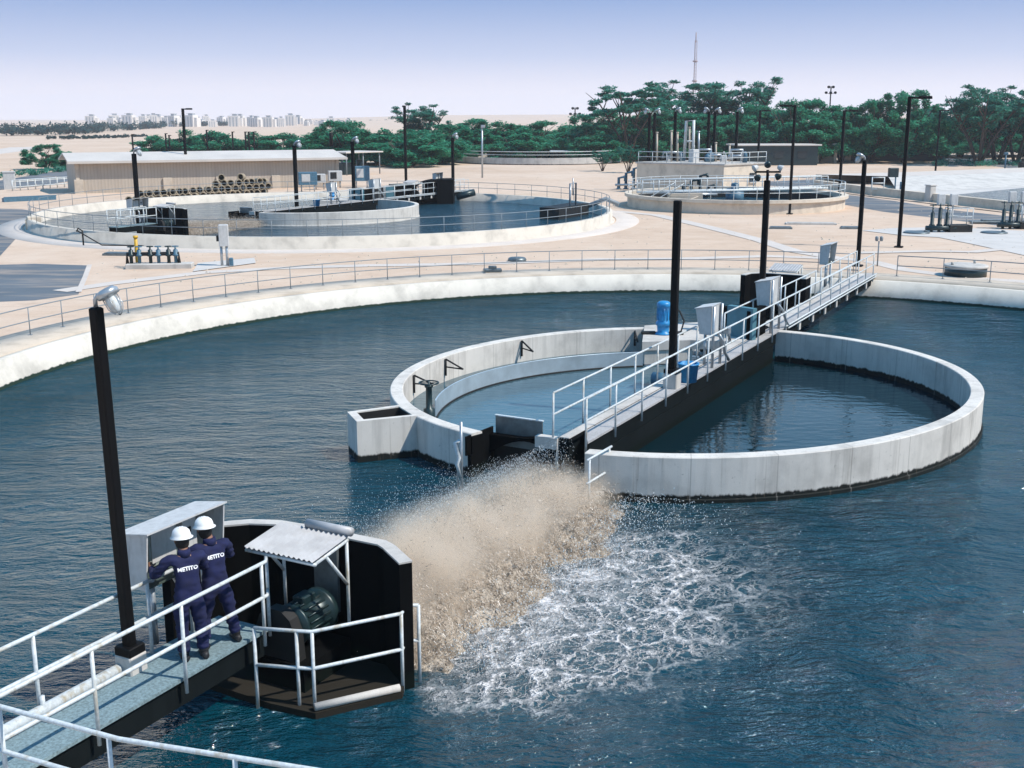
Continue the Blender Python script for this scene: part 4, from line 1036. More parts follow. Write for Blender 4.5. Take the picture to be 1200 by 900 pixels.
# ---------------------------------------------------------------- lamp posts beyond
for x, y, yt, l in ((163, 265, 180, 'lamp post left of the pipe stack, rising from the distant walkway'), (348, 247, 171, 'lamp post in front of the shed, over the distant half ring'),
                 (415, 236, 166, 'lamp post standing at the right end of the shed'), (531, 224, 161, 'lamp post beside the distant far rotor shelter')):
    p = at(x, y, G + .6); top = at_depth(x, yt, p.y)
    lamp_post(p, top.z - p.z, 'short black ' + l, .24, arm=(1, -.4))
for x, y, yt, am, l in ((220, 222, 127, (1, -.5), 'in front of the long shed behind the pipe stack'), (476, 221, 124, (0, -1), 'between the shed and the bushes, arm towards us'),
                        (1053, 290, 113, (1, -.2), 'nearest to the right-hand bank'), (925, 251, 123, (-1, 0), 'in front of the round clarifier wall'),
                        (983, 235, 129, (1, 0), 'at the roadside between clarifier and white basin'), (1096, 203, 129, (1, 0), 'at the edge of the trees on the right'),
                        (887, 215, 129, (1, 0), 'behind the floodlit post, beside the pump house')):
    p = at(x, y, G); top = at_depth(x, yt, p.y)
    lamp_post(p, top.z - p.z, 'tall black street lamp ' + l, .24 if p.y > 100 else .2, kind='street', arm=am, group='tall street lamps')

# ---------------------------------------------------------------- roads, paths, pads (sheets 4 mm above one another)
def sheet(name, px, mat, lvl, z=None):
    zz = G + .004 * lvl + (.06 if lvl == 0 else 0)
    mb = MB(); mb.add([at(x, y, zz) for x, y in px], [tuple(range(len(px)))]); return structure(mb.build(name, mat))
def strip(name, px, w, mat, lvl):
    pts = [at(x, y, G + .004 * lvl) for x, y in px]; L = []
    for i, p in enumerate(pts):
        a = pts[max(0, i - 1)]; b = pts[min(len(pts) - 1, i + 1)]; d = (b - a).normalized(); n_ = Vector((-d.y, d.x, 0)) * w / 2
        L.append([p - n_, p + n_])
    mb = MB(); mb.loft(L, closed=False); return structure(mb.build(name, mat))
sheet('road', [(-60, 356), (40, 352), (92, 345), (104, 311), (40, 309), (-60, 312)], 'asphalt', 1)
sheet('road', [(-60, 312), (0, 300), (22, 276), (24, 262), (50, 250), (26, 245), (-60, 243)], 'asphalt', 2)
strip('road', [(-160, 232), (0, 218), (40, 212), (90, 203), (125, 196)], 9, 'asphalt', 3)
strip('road', [(-90, 188), (20, 175), (45, 170)], 9, 'path', 2)
strip('road', [(890, 217), (960, 213), (1100, 206), (1215, 200), (1320, 196)], 8, 'asphalt', 1)
strip('road', [(930, 227), (953, 228), (1010, 236), (1075, 247), (1215, 263), (1320, 276)], 6.5, 'asphalt', 2)
sheet('road', [(1080, 189), (1130, 190), (1190, 198), (1320, 204), (1320, 190), (1200, 187), (1100, 185)], 'asphalt', 3)
strip('path', [(70, 341), (130, 332), (240, 319), (330, 314), (430, 311), (560, 309), (700, 304), (800, 303), (900, 300), (985, 303), (1010, 305)], 1.0, 'path', 5)
strip('path', [(718, 247), (770, 252), (830, 266), (890, 281), (930, 294), (985, 303)], 1.1, 'path', 6)
strip('path', [(1020, 306), (1060, 316), (1130, 325), (1215, 331), (1260, 335)], 1.0, 'path', 4)
sheet('pad', [(1010, 270), (1050, 267), (1110, 266), (1215, 271), (1300, 276), (1300, 315), (1200, 299), (1140, 286), (1100, 278), (1060, 276)], 'pad', 7)
strip('path', [(1005, 296), (1090, 294), (1140, 295), (1170, 292)], .9, 'path', 8)
sheet('pad', [(226, 318), (300, 308), (298, 302), (232, 308)], 'pad', 9)
strip('kerb_line', [(105, 310), (100, 324), (92, 342)], .25, 'path', 8)

# ---------------------------------------------------------------- the long shed
c0 = at(90, 227, G); c1 = at(398, 218.7, G); e = (c1 - c0); LEN = e.length; e.normalize(); bk = Vector((-e.y, e.x, 0)); WD = 8.0
sh_ = thing('long_shed', 'long low tan shed with ribbed walls and a pale pitched roof', 'shed', c0)
ev = 4.05
mb = MB(); c = [c0, c1, c1 + bk * WD, c0 + bk * WD]; mb.hexa([Vector((p.x, p.y, G - .1)) for p in c] + [Vector((p.x, p.y, ev)) for p in c])
for p in (c0, c1): 
    q = p + bk * WD / 2; mb.add([Vector((p.x, p.y, ev)), Vector((p.x, p.y, ev)) + bk * WD, Vector((q.x, q.y, ev + .52))], [(0, 1, 2)])
mb.build('wall', 'clad', sh_)
mb = MB(); o1 = .7
def rp(s_, b_, z): 
    p = c0 + e * s_ + bk * b_; return Vector((p.x, p.y, z))
for b0, z0, b1, z1 in ((-.7, ev - .12, WD / 2, ev + .62), (WD + .7, ev - .12, WD / 2, ev + .62)):
    c = [rp(-o1, b0, z0), rp(LEN + o1, b0, z0), rp(LEN + o1, b1, z1), rp(-o1, b1, z1)]
    if b0 > b1: c = [c[1], c[0], c[3], c[2]]
    mb.hexa(c + [p + Vector((0, 0, .16)) for p in c])
mb.build('roof', 'roof', sh_)
mb = MB(); mb.hexa([rp(-.75, -.86, ev - .2), rp(LEN + .75, -.86, ev - .2), rp(LEN + .75, -.72, ev - .2), rp(-.75, -.72, ev - .2), rp(-.75, -.86, ev + .02), rp(LEN + .75, -.86, ev + .02), rp(LEN + .75, -.72, ev + .02), rp(-.75, -.72, ev + .02)]); mb.build('gutter', 'roof', sh_)
for s_ in (.25, 9, 14.5, 20.5, LEN - .3):
    mb = MB(); p = rp(s_, -.1, G + .7); mb.bbox(p, (.9, .25, 1.4), math.atan2(e.y, e.x), .03); mb.build('plinth_panel', 'kerb', sh_)
mb = MB(); p = rp(.2, -.06, 2.4); mb.bbox(p, (.35, .1, 3.1), math.atan2(e.y, e.x), .02); mb.build('corner_trim', 'kerb', sh_)
mb = MB(); p = rp(LEN - .2, -.06, 2.4); mb.bbox(p, (.35, .1, 3.1), math.atan2(e.y, e.x), .02); mb.build('corner_trim', 'kerb', sh_)
vt = at_depth(388, 163, 142); mb = MB(); mb.tube([(vt.x, vt.y, 5), (vt.x, vt.y, 6.6)], .22, 8); mb.build('roof_vent', 'pole', sh_)

# ---------------------------------------------------------------- the stack of pipe sections
tmpl = None; k = 0; rnd = random.Random(5)
a0, a1 = at(151, 239.5, G), at(322, 228.5, G)
dd = (a1 - a0); L_ = dd.length; dd.normalize(); yaw = math.atan2(-.9, .3)
def pipe_thing():
    t = thing('pipe_section', 'short dark-mouthed pipe section in the stack in front of the long shed', 'pipe', a0, 'pipe sections stacked in front of the shed')
    mb = MB(); rot = Vector((0, 0, 1)).rotation_difference(Vector((.25, -.97, .05))).to_matrix()
    mb.lathe(a0, [(.24, -.5), (.31, -.5), (.33, -.4), (.31, -.3), (.31, .3), (.34, .34), (.34, .5), (.25, .5), (.24, -.5)], 12, M=rot, caps=False); mb.build('shell', 'pipe', t)
    mb = MB(); mb.lathe(a0, [(.255, -.02), (.255, .02)], 12, M=rot); mb.build('inner_dark', 'pipe_in', t)
    return t
for row in range(4):
    n_ = int(L_ / .80)
    for i in range(n_):
        f_ = i / n_
        hmax = 1.5 if f_ < .15 else (1.8 if f_ < .6 else 2.6)
        if f_ > .93: hmax = 2.2
        if row >= hmax + rnd.uniform(-.6, .5): continue
        p = a0 + dd * (.80 * (i + .5 * (row % 2)) + rnd.uniform(-.07, .07)) + Vector((0, .15 * row + rnd.uniform(-.15, .15), 0)); p.z = G + .36 + row * .52 + rnd.uniform(-.03, .03)
        if tmpl is None: tmpl = pipe_thing(); tmpl.location = p
        else: dup(tmpl, p, rnd.uniform(-.35, .35))

# small store left of the trees: carport with dark contents, and crates along the shed
def frame_shelter(px, w, d, h, label, yaw=0.5):
    p = at(*px, G); t = thing('open_shelter', label, 'shelter', p)
    M4 = Matrix.Rotation(yaw, 3, 'Z')
    for sx in (-1, 0, 1):
        for sy in (-1, 1):
            q = p + M4 @ Vector((sx * w / 2, sy * d / 2, 0)); mb = MB(); mb.tube([q, q + Vector((0, 0, h))], .09, 6); mb.build('post', 'rail_grey', t)
    mb = MB(); mb.bbox(p + Vector((0, 0, h + .08)), (w + .8, d + .8, .16), yaw, .03); mb.build('roof', 'roof', t)
    mb = MB(); mb.bbox(p + M4 @ Vector((-w * .25, .2, 0)) + Vector((0, 0, .8)), (w * .35, d * .6, 1.6), yaw, .1); mb.tube([p + M4 @ Vector((w * .2, 0, .6)), p + M4 @ Vector((w * .2, 0, 1.9))], .45, 10); mb.build('machinery', 'motor', t)
frame_shelter((414, 204), 6.2, 4, 2.9, 'open shelter with machinery at the right end of the shed', .9)
for (x, y, w_, h_, l) in ((361, 224, 1.9, 1.6, 'grey panel box on legs before the right end of the shed'), (375, 221, 1.2, 1.2, 'small crate-like box before the shed, middle of three'), (393, 219, 1.5, 1.4, 'square dark-framed box, rightmost of three before the shed'), (424, 219, 1.7, 1.9, 'twin grey meter box beside the lamp post right of the shed')):
    p = at(x, y, G + .1); t = thing('equipment_box', l, 'box', p)
    mb = MB(); mb.bbox(p + Vector((0, 0, .5 + h_ / 2)), (w_, .7, h_ - .3), .3, .04); mb.build('case', 'steelblue' if w_ > 1.6 else 'cabinet', t)
    mb = MB(); mb.box(p + Vector((-.1, -.4, .55 + h_ / 2)), (w_ * .45, .06, h_ * .5), .3); mb.build('door', 'cabinet' if w_ > 1.6 else 'black', t)
    mb = MB()
    for sx in (-.35, .35): mb.tube([p + Vector((sx * w_, 0, -.1)), p + Vector((sx * w_, 0, .6))], .07, 6)
    mb.build('stand', 'galv', t)

# ---------------------------------------------------------------- left foreground bits beyond the bank
vp = at(182, 314, G); t = thing('valve_manifold', 'row of dark blue valves on pipes with a yellow post, on a concrete plinth', 'valves', vp)
mb = MB(); mb.bbox(vp + Vector((.25, 0, .12)), (3.3, .9, .26), .12, .03); mb.build('plinth', 'slab', t)
for i, sx in enumerate((-1.15, -.75, -.2, .2, .7, 1.05)):
    q = vp + Vector((sx, .12 * sx, .24)); mb = MB(); mb.lathe(q, [(.09, 0), (.09, .35), (.17, .38), (.17, .46), (.12, .5), (.12, .68), (.05, .72), (.04, .85)], 10)
    mb.tube([q + Vector((.16 * math.cos(a), .16 * math.sin(a), .86)) for a in [j * math.pi / 5 for j in range(11)]], .025, 5); mb.build('valve', 'steelblue' if i % 2 else 'motor', t)
mb = MB(); mb.tube([vp + Vector((-1.35, -.16, .2)), vp + Vector((-1.35, -.16, .72)), vp + Vector((1.2, .15, .72)), vp + Vector((1.2, .15, .2))], .10, 8); mb.build('header_pipe', 'black', t)
mb = MB(); q = vp + Vector((-1.0, .3, 0)); mb.tube([q, q + Vector((0, 0, 1.5))], .09, 8); mb.tube([q + Vector((0, 0, 1.5)), q + Vector((0, 0, 1.62))], .13, 8); mb.build('marker_post', 'yellow', t)
pp_ = at(264, 312, G); t = thing('pedestal_panel', 'grey control pedestal on two posts standing on a white pad', 'cabinet', pp_)
for sx in (-.16, .12): 
    mb = MB(); mb.tube([pp_ + Vector((sx, 0, 0)), pp_ + Vector((sx, 0, 1.2))], .07, 8); mb.build('leg', 'galv', t)
mb = MB(); mb.bbox(pp_ + Vector((0, 0, 1.6)), (.5, .35, 1.1), .2, .03); mb.build('case', 'cabinet', t)
mb = MB(); mb.bbox(pp_ + Vector((-.3, -.05, 1.45)), (.14, .2, .3), .2, .03); mb.build('socket', 'black', t)
mb = MB(); mb.bbox(pp_ + Vector((.32, 0, .22)), (.22, .25, .44), .2, .04); mb.build('foot_box', 'steelblue', t)
# tap with hose, slabs lying on the sand
tq = at(98, 288, G); mb = MB(); mb.tube([tq, tq + Vector((0, 0, .9)), tq + Vector((-.25, 0, 1.05)), tq + Vector((-.35, 0, .85))], .05, 7)
mb.tube([tq + Vector((-.3, 0, .9)), tq + Vector((.4, -.1, .5)), tq + Vector((1.2, -.3, .08)), tq + Vector((4, -.5, .05)), tq + Vector((7, -.6, .05))], .04, 6)
tag(mb.build('standpipe', 'black'), 'black standpipe with a hose running right along the foot of the background basin wall', 'standpipe')
for x, y, w_, l in ((140, 299, 1.7, 'thin dark slab lying left of the blue valves'), (915, 268, 1.5, 'dark slab lying on the sand, leftmost of three before the clarifier'), (950, 263, 3.6, 'longest pale slab lying on the sand before the clarifier'), (997, 268, 1.4, 'short slab lying beside the right-hand lamp post with caged lamp')):
    p = at(x, y, G); mb = MB(); mb.bbox(p + Vector((0, 0, .06)), (w_, .7, .12), -.1, .02); mb.bbox(p + Vector((0, 0, .14)), (w_ * .9, .6, .04), -.1, .01); tag(mb.build('cover_slab', 'plate' if w_ < 2 else 'slab'), l, 'slab')
p = at(577, 320, G + .06); mb = MB(); mb.bbox(p + Vector((0, .5, .09)), (.9, .5, .12), .1, .02); mb.bbox(p + Vector((0, .5, .22)), (.4, .25, .14), .1, .02); tag(mb.build('drain_cover', 'plate'), 'small grey drain cover at the foot of the long curved railing', 'cover')
p = at(606, 306, G); mb = MB(); mb.lathe(p, [(.5, 0), (.5, .12), (.42, .2), (.1, .22)], 14); tag(mb.build('valve_cover', 'plate'), 'low round grey valve cover on the sand beyond the curved railing', 'cover')

# ---------------------------------------------------------------- manhole, signal lamp, valve stands on the right
p = at(1131, 323, G); t = thing('manhole', 'round dark green manhole upstand with pale lid behind the right-hand railing', 'manhole', p)
mb = MB(); mb.lathe(p, [(.98, 0), (.98, .42)], 28, smooth=True); mb.build('upstand', 'motor', t)
mb = MB(); mb.lathe(p, [(1.03, .425), (1.03, .52), (.95, .55), (.1, .57)], 28); mb.tube([p + Vector((-.75, -.2, .55)), p + Vector((-.75, -.2, .68))], .07, 8); mb.tube([p + Vector((.55, .35, .55)), p + Vector((.55, .35, .72))], .07, 8); mb.build('lid', 'slab', t)
p = at(1028, 312, G); t = thing('signal_post', 'slim grey post with twin small heads behind the right-hand railing', 'post', p)
mb = MB(); mb.tube([p, p + Vector((0, 0, 1.3))], .035, 8); mb.build('post', 'rail_grey', t)
for sx in (-.12, .12): mb = MB(); mb.lathe(p + Vector((sx, 0, 1.3)), [(.06, 0), (.09, .05), (.09, .2), (.05, .25)], 10); mb.build('head', 'rail_grey', t)
def valve_stand(px, label, flip=1):
    p = at(*px, G); t = thing('valve_stand', label, 'valves', p)
    mb = MB()
    for i, sx in enumerate((-.9, -.4, .1)):
        mb.lathe(p + Vector((sx, 0, 0)), [(.1, 0), (.1, .4), (.2, .42), (.2, .5), (.13, .55), (.13, 1.3 + .3 * (i % 2)), (.05, 1.35 + .3 * (i % 2)), (.05, 1.9)], 10)
        mb.tube([p + Vector((sx + .22 * math.cos(a), .22 * math.sin(a), 1.8)) for a in [j * math.pi / 5 for j in range(11)]], .03, 5)
    mb.tube([p + Vector((-1.4, -.3, .3)), p + Vector((.6, -.3, .3))], .16, 10); mb.build('valve_group', 'motor', t)
    mb = MB(); mb.bbox(p + Vector((.9, .1, .25)), (1.6, 1.0, .5), .1, .03); mb.build('box_base', 'black', t)
    mb = MB()
    for sx, sy in ((.15, -.4), (1.65, -.4), (1.65, .6), (.15, .6)): mb.tube([p + Vector((sx, sy, .5)), p + Vector((sx, sy, 1.6))], .03, 6)
    for z in (1.05, 1.6): mb.tube([p + Vector((x, y, z)) for x, y in ((.15, -.4), (1.65, -.4), (1.65, .6), (.15, .6), (.15, -.4))], .03, 6)
    mb.build('guard_rail', 'rail', t)
    for sx in (-.3, .55):
        mb = MB(); mb.bbox(p + Vector((sx, .3, 2.15)), (.5, .25, .75), .1, .03); mb.tube([p + Vector((sx, .35, 0)), p + Vector((sx, .35, 1.8))], .05, 6); mb.build('panel', 'cabinet', t)
valve_stand((1107, 272), 'group of valves with twin panels and guard rail on the white pad')
valve_stand((1190, 268), 'second group of valves with guard rail at the right edge of the photo')
for x, y, l in ((1074, 273, 'dark round hatch just right of the tall street lamp on the bank'), (1165, 273, 'dark hatch on the white pad between the valve groups')):
    p = at(x, y, G + .03); mb = MB(); mb.lathe(p, [(.85, 0), (.85, .06), (.75, .09), (.05, .09)], 18); mb.bbox(p + Vector((.6, 0, .13)), (.16, .3, .1)); tag(mb.build('hatch', 'plate'), l, 'hatch')
p = at(1165, 262, G); mb = MB(); mb.bbox(p + Vector((0, 0, .12)), (3.4, .9, .14), -.08, .03); mb.bbox(p + Vector((.2, 0, .24)), (2.2, .6, .1), -.08, .02); tag(mb.build('low_platform', 'plate'), 'low grey timber-like platform left of the right-edge valve group', 'platform')
p = at(1048, 230, G); t = thing('level_panel', 'small dark panel on a post with a ladder frame by the white basin', 'panel', p)
mb = MB(); mb.tube([p, p + Vector((0, 0, 2.4))], .07, 6); mb.tube([p + Vector((.6, 0, 0)), p + Vector((.6, 0, 1.4))], .14, 6); mb.build('post', 'steelblue', t)
mb = MB(); mb.bbox(p + Vector((-.3, -.1, 2.3)), (1.0, .4, .9), .2, .05); mb.build('panel', 'motor', t)
q = at(1028, 229, G); mb = MB()
for sx in (-.6, .6): mb.tube([q + Vector((sx, 0, 0)), q + Vector((sx, 0, 1.8))], .06, 6)
for z in (.6, 1.2, 1.75): mb.tube([q + Vector((-.6, 0, z)), q + Vector((.6, 0, z))], .06, 6)
mb.build('ladder', 'rail', t)

# ---------------------------------------------------------------- white basin on the right
tb = thing('basin_wall', 'long low wall and white bank of the basin beside the right-hand road', 'basin wall', at(1053, 232, G))
A_ = [at(953, 219, G), at(1010, 227, G), at(1200, 249, G), at(1330, 264, G)]; B_ = [at(958, 214, G), at(1060, 211, G), at(1200, 205, G), at(1330, 199, G)]
def wall_line(mb, pts, th, z0, z1):
    L = []
    for i, p in enumerate(pts):
        a = pts[max(0, i - 1)]; b = pts[min(len(pts) - 1, i + 1)]; d = (b - a).normalized(); n_ = Vector((-d.y, d.x, 0)) * th
        L.append([Vector((p.x, p.y, z0)), Vector((p.x, p.y, z1)), Vector((p.x + n_.x, p.y + n_.y, z1)), Vector((p.x + n_.x, p.y + n_.y, z0))])
    mb.loft(L, True)
mb = MB(); wall_line(mb, A_, .6, G - .1, G + .75); mb.build('front_wall', 'cream', tb)
strip('kerb_line', [(953, 221.5), (1010, 229), (1200, 251.5), (1320, 266)], .35, 'pole', 6)
wl = [at(1052, 225, G), at(1120, 223, G), at(1200, 219, G), at(1330, 213, G)]
mb = MB(); mb.loft([[Vector((b.x, b.y, G + 1.0)), Vector((c_.x, c_.y, G + .03))] for b, c_ in zip([at(1040, 217, G), at(1110, 215, G), at(1200, 211, G), at(1330, 206, G)], wl)], closed=False); mb.build('bank', 'bank_white', tb)
mb = MB(); mb.loft([[Vector((b.x, b.y, G + .95)), Vector((c_.x, c_.y, G + 1.005))] for b, c_ in zip([B_[0], B_[1], B_[2], B_[3]], [at(1040, 217, G), at(1110, 215, G), at(1200, 211, G), at(1330, 206, G)])], closed=False); mb.build('bank_top', 'path', tb)
mb = MB(); wall_line(mb, B_, .4, G - .1, G + .95); mb.build('back_wall', 'cream', tb)
mb = MB(); pts = [at(953, 218, G + .02), at(1010, 225, G + .02), at(1200, 247, G + .02), at(1330, 262, G + .02)] + [Vector((p.x, p.y, G + .02)) for p in reversed(wl)]
mb.add(pts, [tuple(range(len(pts)))]); structure(mb.build('floor', 'pad'))
mb = MB(); pts = [at(1120, 228, G + .04), at(1160, 233, G + .04), at(1330, 250, G + .04), at(1330, 214, G + .04), at(1200, 220, G + .04)]
mb.add(pts, [tuple(range(len(pts)))]); structure(mb.build('water', 'water_far'))
p = at(1088, 236, G); mb = MB(); mb.bbox(p + Vector((0, -.3, .7)), (.7, .7, 1.5), .4, .05); mb.bbox(p + Vector((0, -.3, 1.5)), (.8, .8, .1), .4, .03); tag(mb.build('bollard', 'bank_white'), 'white square bollard on the wall of the right-hand basin', 'bollard')
p = at(1177, 203, G); mb = MB(); mb.tube([p, p + Vector((0, 0, 2.6))], .1, 6); mb.bbox(p + Vector((0, 0, 2.7)), (.5, .3, .3)); tag(mb.build('post', 'steelblue'), 'short blue-grey post on the road before the sparse trees', 'post')
p = at(1199, 203, G); mb = MB(); mb.bbox(p + Vector((0, 0, .8)), (1.2, 1, 1.6), 0, .08); mb.bbox(p + Vector((0, 0, 1.8)), (.7, .6, .5), 0, .08); tag(mb.build('drum', 'black'), 'dark drum-like box at the right edge of the road', 'drum')

# ---------------------------------------------------------------- clarifier
cc_ = Vector((19.4, 101.5, 0)); CR = 9.3
t = thing('clarifier', 'round cream clarifier tank with railings and dark inner channel', 'tank', (cc_.x, cc_.y, G))
ct = G + 1.12
def at_c(r, z): return [(x, y, z) for x, y in circle(cc_, r, 72)]
mb = MB(); mb.loft([at_c(CR, G - .1), at_c(CR, ct - .3), at_c(CR + .25, ct - .25), at_c(CR + .25, ct), at_c(CR - .3, ct), at_c(CR - .3, ct - 1.2)], smooth=False); mb.build('tank_wall', 'cream', t)
mb = MB(); mb.loft([at_c(CR - .9, ct - 1.1), at_c(CR - .9, ct - .25), at_c(CR - 1.0, ct - .25), at_c(CR - 1.0, ct - 1.1)]); mb.build('launder', 'black', t)
mb = MB(); mb.add(at_c(CR - .31, ct - .9), [tuple(range(72))]); structure(mb.build('water', 'water_far'))
for k in range(32):
    a = 2 * math.pi * k / 32; q = cc_ + Vector(((CR - .05) * math.cos(a), (CR - .05) * math.sin(a), ct)); mb = MB(); mb.tube([q, q + Vector((0, 0, 1.05))], .03, 6); mb.build('post', 'rail', t)
for z, nm in ((1.05, 'top_rail'), (.55, 'mid_rail')):
    mb = MB(); mb.tube([(x, y, ct + z) for x, y in circle(cc_, CR - .05, 48)] + [(cc_.x + CR - .05, cc_.y, ct + z)], .03, 6); mb.build(nm, 'rail', t)
mb = MB(); br = Vector((.93, .36, 0)); 
c = [cc_ - br * CR, cc_ + br * CR]
for sx in (-.5, .5):
    n_ = Vector((-br.y, br.x, 0)) * sx
    mb.tube([c[0] + n_ + Vector((0, 0, ct + .25)), c[1] + n_ + Vector((0, 0, ct + .25))], .12, 6); mb.tube([c[0] + n_ + Vector((0, 0, ct + 1.3)), c[1] + n_ + Vector((0, 0, ct + 1.3))], .05, 6)
    for k in range(13): q = c[0].lerp(c[1], k / 12) + n_; mb.tube([q + Vector((0, 0, ct + .25)), q + Vector((0, 0, ct + 1.3))], .04, 6)
mb.build('bridge', 'rail', t)
mb = MB(); mb.lathe((cc_.x, cc_.y, ct - .9), [(.8, 0), (.8, 1.0), (.35, 1.1), (.35, 1.7), (.1, 1.8)], 16); mb.build('drive_housing', 'steelblue', t)
# stair
st = thing('stair', 'short metal stair leading up to the round clarifier', 'stair', at(768, 244, G))
q0, q1 = at(766, 246, G), Vector((cc_.x - CR * .83, cc_.y - CR * .62, ct)); q1 = q0 + Vector((2.2, .9, 1.15))
for k in range(6):
    mb = MB(); q = q0.lerp(q1, (k + .5) / 6); mb.bbox(q, (.45, 1.4, .08), -1.1 + math.pi / 2, .02); mb.build('tread', 'galv', st)
for off_ in (Vector((.3, -.65, 0)), Vector((-.3, .65, 0))):
    mb = MB(); mb.tube([q0 + off_, q1 + off_], .07, 6); mb.build('stringer', 'galv', st); mb = MB(); mb.tube([q0 + off_, q0 + off_ + Vector((0, 0, 1)), q1 + off_ + Vector((0, 0, 1)), q1 + off_], .04, 6); mb.build('rail', 'rail', st)
mb = MB(); p = at(790, 246, G); mb.bbox(p + Vector((.9, .3, .7)), (3.0, .3, 1.3), .12, .03); mb.box(p + Vector((.9, .13, .7)), (2.5, .06, .95), .12); mb.tube([p + Vector((-.2, .0, .3)), p + Vector((2, .1, 1.1))], .05, 6)
tag(mb.build('gate_panel', 'kerb'), 'square framed panel against the clarifier wall beside the stair', 'panel')

# ---------------------------------------------------------------- pump house behind it
ph = thing('pump_house', 'cream concrete pump house with pipes, tanks and rails on its roof', 'building', at(835, 225, G))
pA, pB, pC = at(746, 225, G), at(836, 229, G), at(876, 222, G); pz = 3.75
pA = Vector((12.9, 121, 0)); pB = Vector((20.9, 115.5, 0)); pC = Vector((26.2, 120.5, 0)); pD = pA + (pC - pB)
mb = MB(); mb.prism([p[:2] for p in (pA, pB, pC, pD)], G - .1, pz); mb.build('wall', 'cream', ph)
mb = MB(); ce_ = (pA + pC) / 2; pl4 = [ce_ + (p - ce_) * 1.025 for p in (pA, pB, pC, pD)]; mb.prism([p[:2] for p in pl4], pz + .003, pz + .16); mb.build('roof_slab', 'slab', ph)
d_ = (pC - pB).normalized(); nn_ = Vector((d_.y, -d_.x, 0)); q = pB + d_ * 4.9 + nn_ * .06
mb = MB(); q.z = 2.45; mb.bbox(q, (1.1, .1, .9), math.atan2(d_.y, d_.x), .01); wdw = mb.build('window', 'window', ph)
mb = MB(); mb.bbox(q + Vector((0, 0, -.52)), (1.3, .2, .1), math.atan2(d_.y, d_.x), .01); mb.box(q + nn_ * .07 + Vector((.1, 0, 0)), (.3, .04, .5), math.atan2(d_.y, d_.x)); mb.build('sill', 'slab', wdw)
def roofp(u_, v_): return pA.lerp(pB, u_) + (pC - pB) * v_
for u_, v_ in [(k / 6, .03) for k in range(7)] + [(.99, k / 5) for k in range(1, 6)]:
    mb = MB(); q = roofp(u_, v_); q.z = pz + .16; mb.tube([q, q + Vector((0, 0, 1.05))], .035, 6); mb.build('post', 'rail', ph)
for z in (.55, 1.05):
    mb = MB(); mb.tube([roofp(0, .03) + Vector((0, 0, pz + .16 + z)), roofp(.99, .03) + Vector((0, 0, pz + .16 + z)), roofp(.99, 1) + Vector((0, 0, pz + .16 + z))], .035, 6); mb.build('rail', 'rail', ph)
rn = random.Random(11)
for k in range(13):
    q = roofp(rn.uniform(.08, .95), rn.uniform(.15, .9)); q.z = pz + .16; mb = MB(); h_ = rn.uniform(.6, 1.3); r_ = rn.uniform(.25, .6)
    if k % 3 == 0: mb.tube([q + Vector((-r_, 0, .3)), q + Vector((-r_, 0, h_)), q + Vector((r_ * 2, .2, h_)), q + Vector((r_ * 2, .2, .2))], .14, 8)
    elif k % 3 == 1: mb.lathe(q, [(r_ * .8, 0), (r_ * .8, h_ * .8), (r_ * .5, h_), (.05, h_ + .1)], 12)
    else: mb.bbox(q + Vector((0, 0, h_ / 2)), (r_ * 1.8, r_, h_), rn.random(), .05); mb.tube([q + Vector((0, 0, h_)), q + Vector((0, 0, h_ + .4))], .06, 6)
    mb.build('roof_plant', ('galv', 'steelblue', 'cabinet')[k % 3], ph)
for x, yt in ((770, 156), (787, 154), (794, 156), (808, 150), (812, 155), (819, 155), (839, 168), (855, 170)):
    p = at_depth(x, 184, 122); mb = MB(); tp = at_depth(x, yt, 122); mb.tube([(p.x, p.y, pz + .1), tuple(tp)], .10, 8); mb.tube([tuple(tp), (tp.x, tp.y, tp.z + .12)], .14, 8); mb.build('vent_pipe', 'kerb' if x != 819 else 'galv', ph)
p = at_depth(806, 180, 121); mb = MB()
pts = [at_depth(802, 184, 121), at_depth(804.5, 142, 121), at_depth(813, 141, 121), at_depth(812, 184, 121)]; mb.tube(pts, .16, 6); mb.tube([at_depth(803, 166, 121), at_depth(812.5, 165, 121)], .1, 6); mb.tube([at_depth(802, 184, 123.5), at_depth(804.5, 142, 121)], .1, 6); mb.build('hoist_frame', 'rail', ph)
for x, yt, l in ((760, 132, 'leftmost of the six lamp posts over the pump house'), (766, 132, 'second from the left of the six lamp posts over the pump house'), (790, 131, 'third from the left of the six lamp posts over the pump house'),
                 (829, 131, 'fourth from the left of the six lamp posts over the pump house'), (836, 131, 'fifth from the left of the six lamp posts over the pump house'), (862, 131, 'rightmost of the six lamp posts over the pump house')):
    p = at_depth(x, 186, 124 + rn.uniform(-1.5, 1.5)); tp = at_depth(x, yt, p.y); p.z = pz + .16; lamp_post((p.x, p.y, pz + .165), tp.z - pz - .165, l, .26, arm=(1 if x in (766, 790, 836, 862) else -1, -.3))
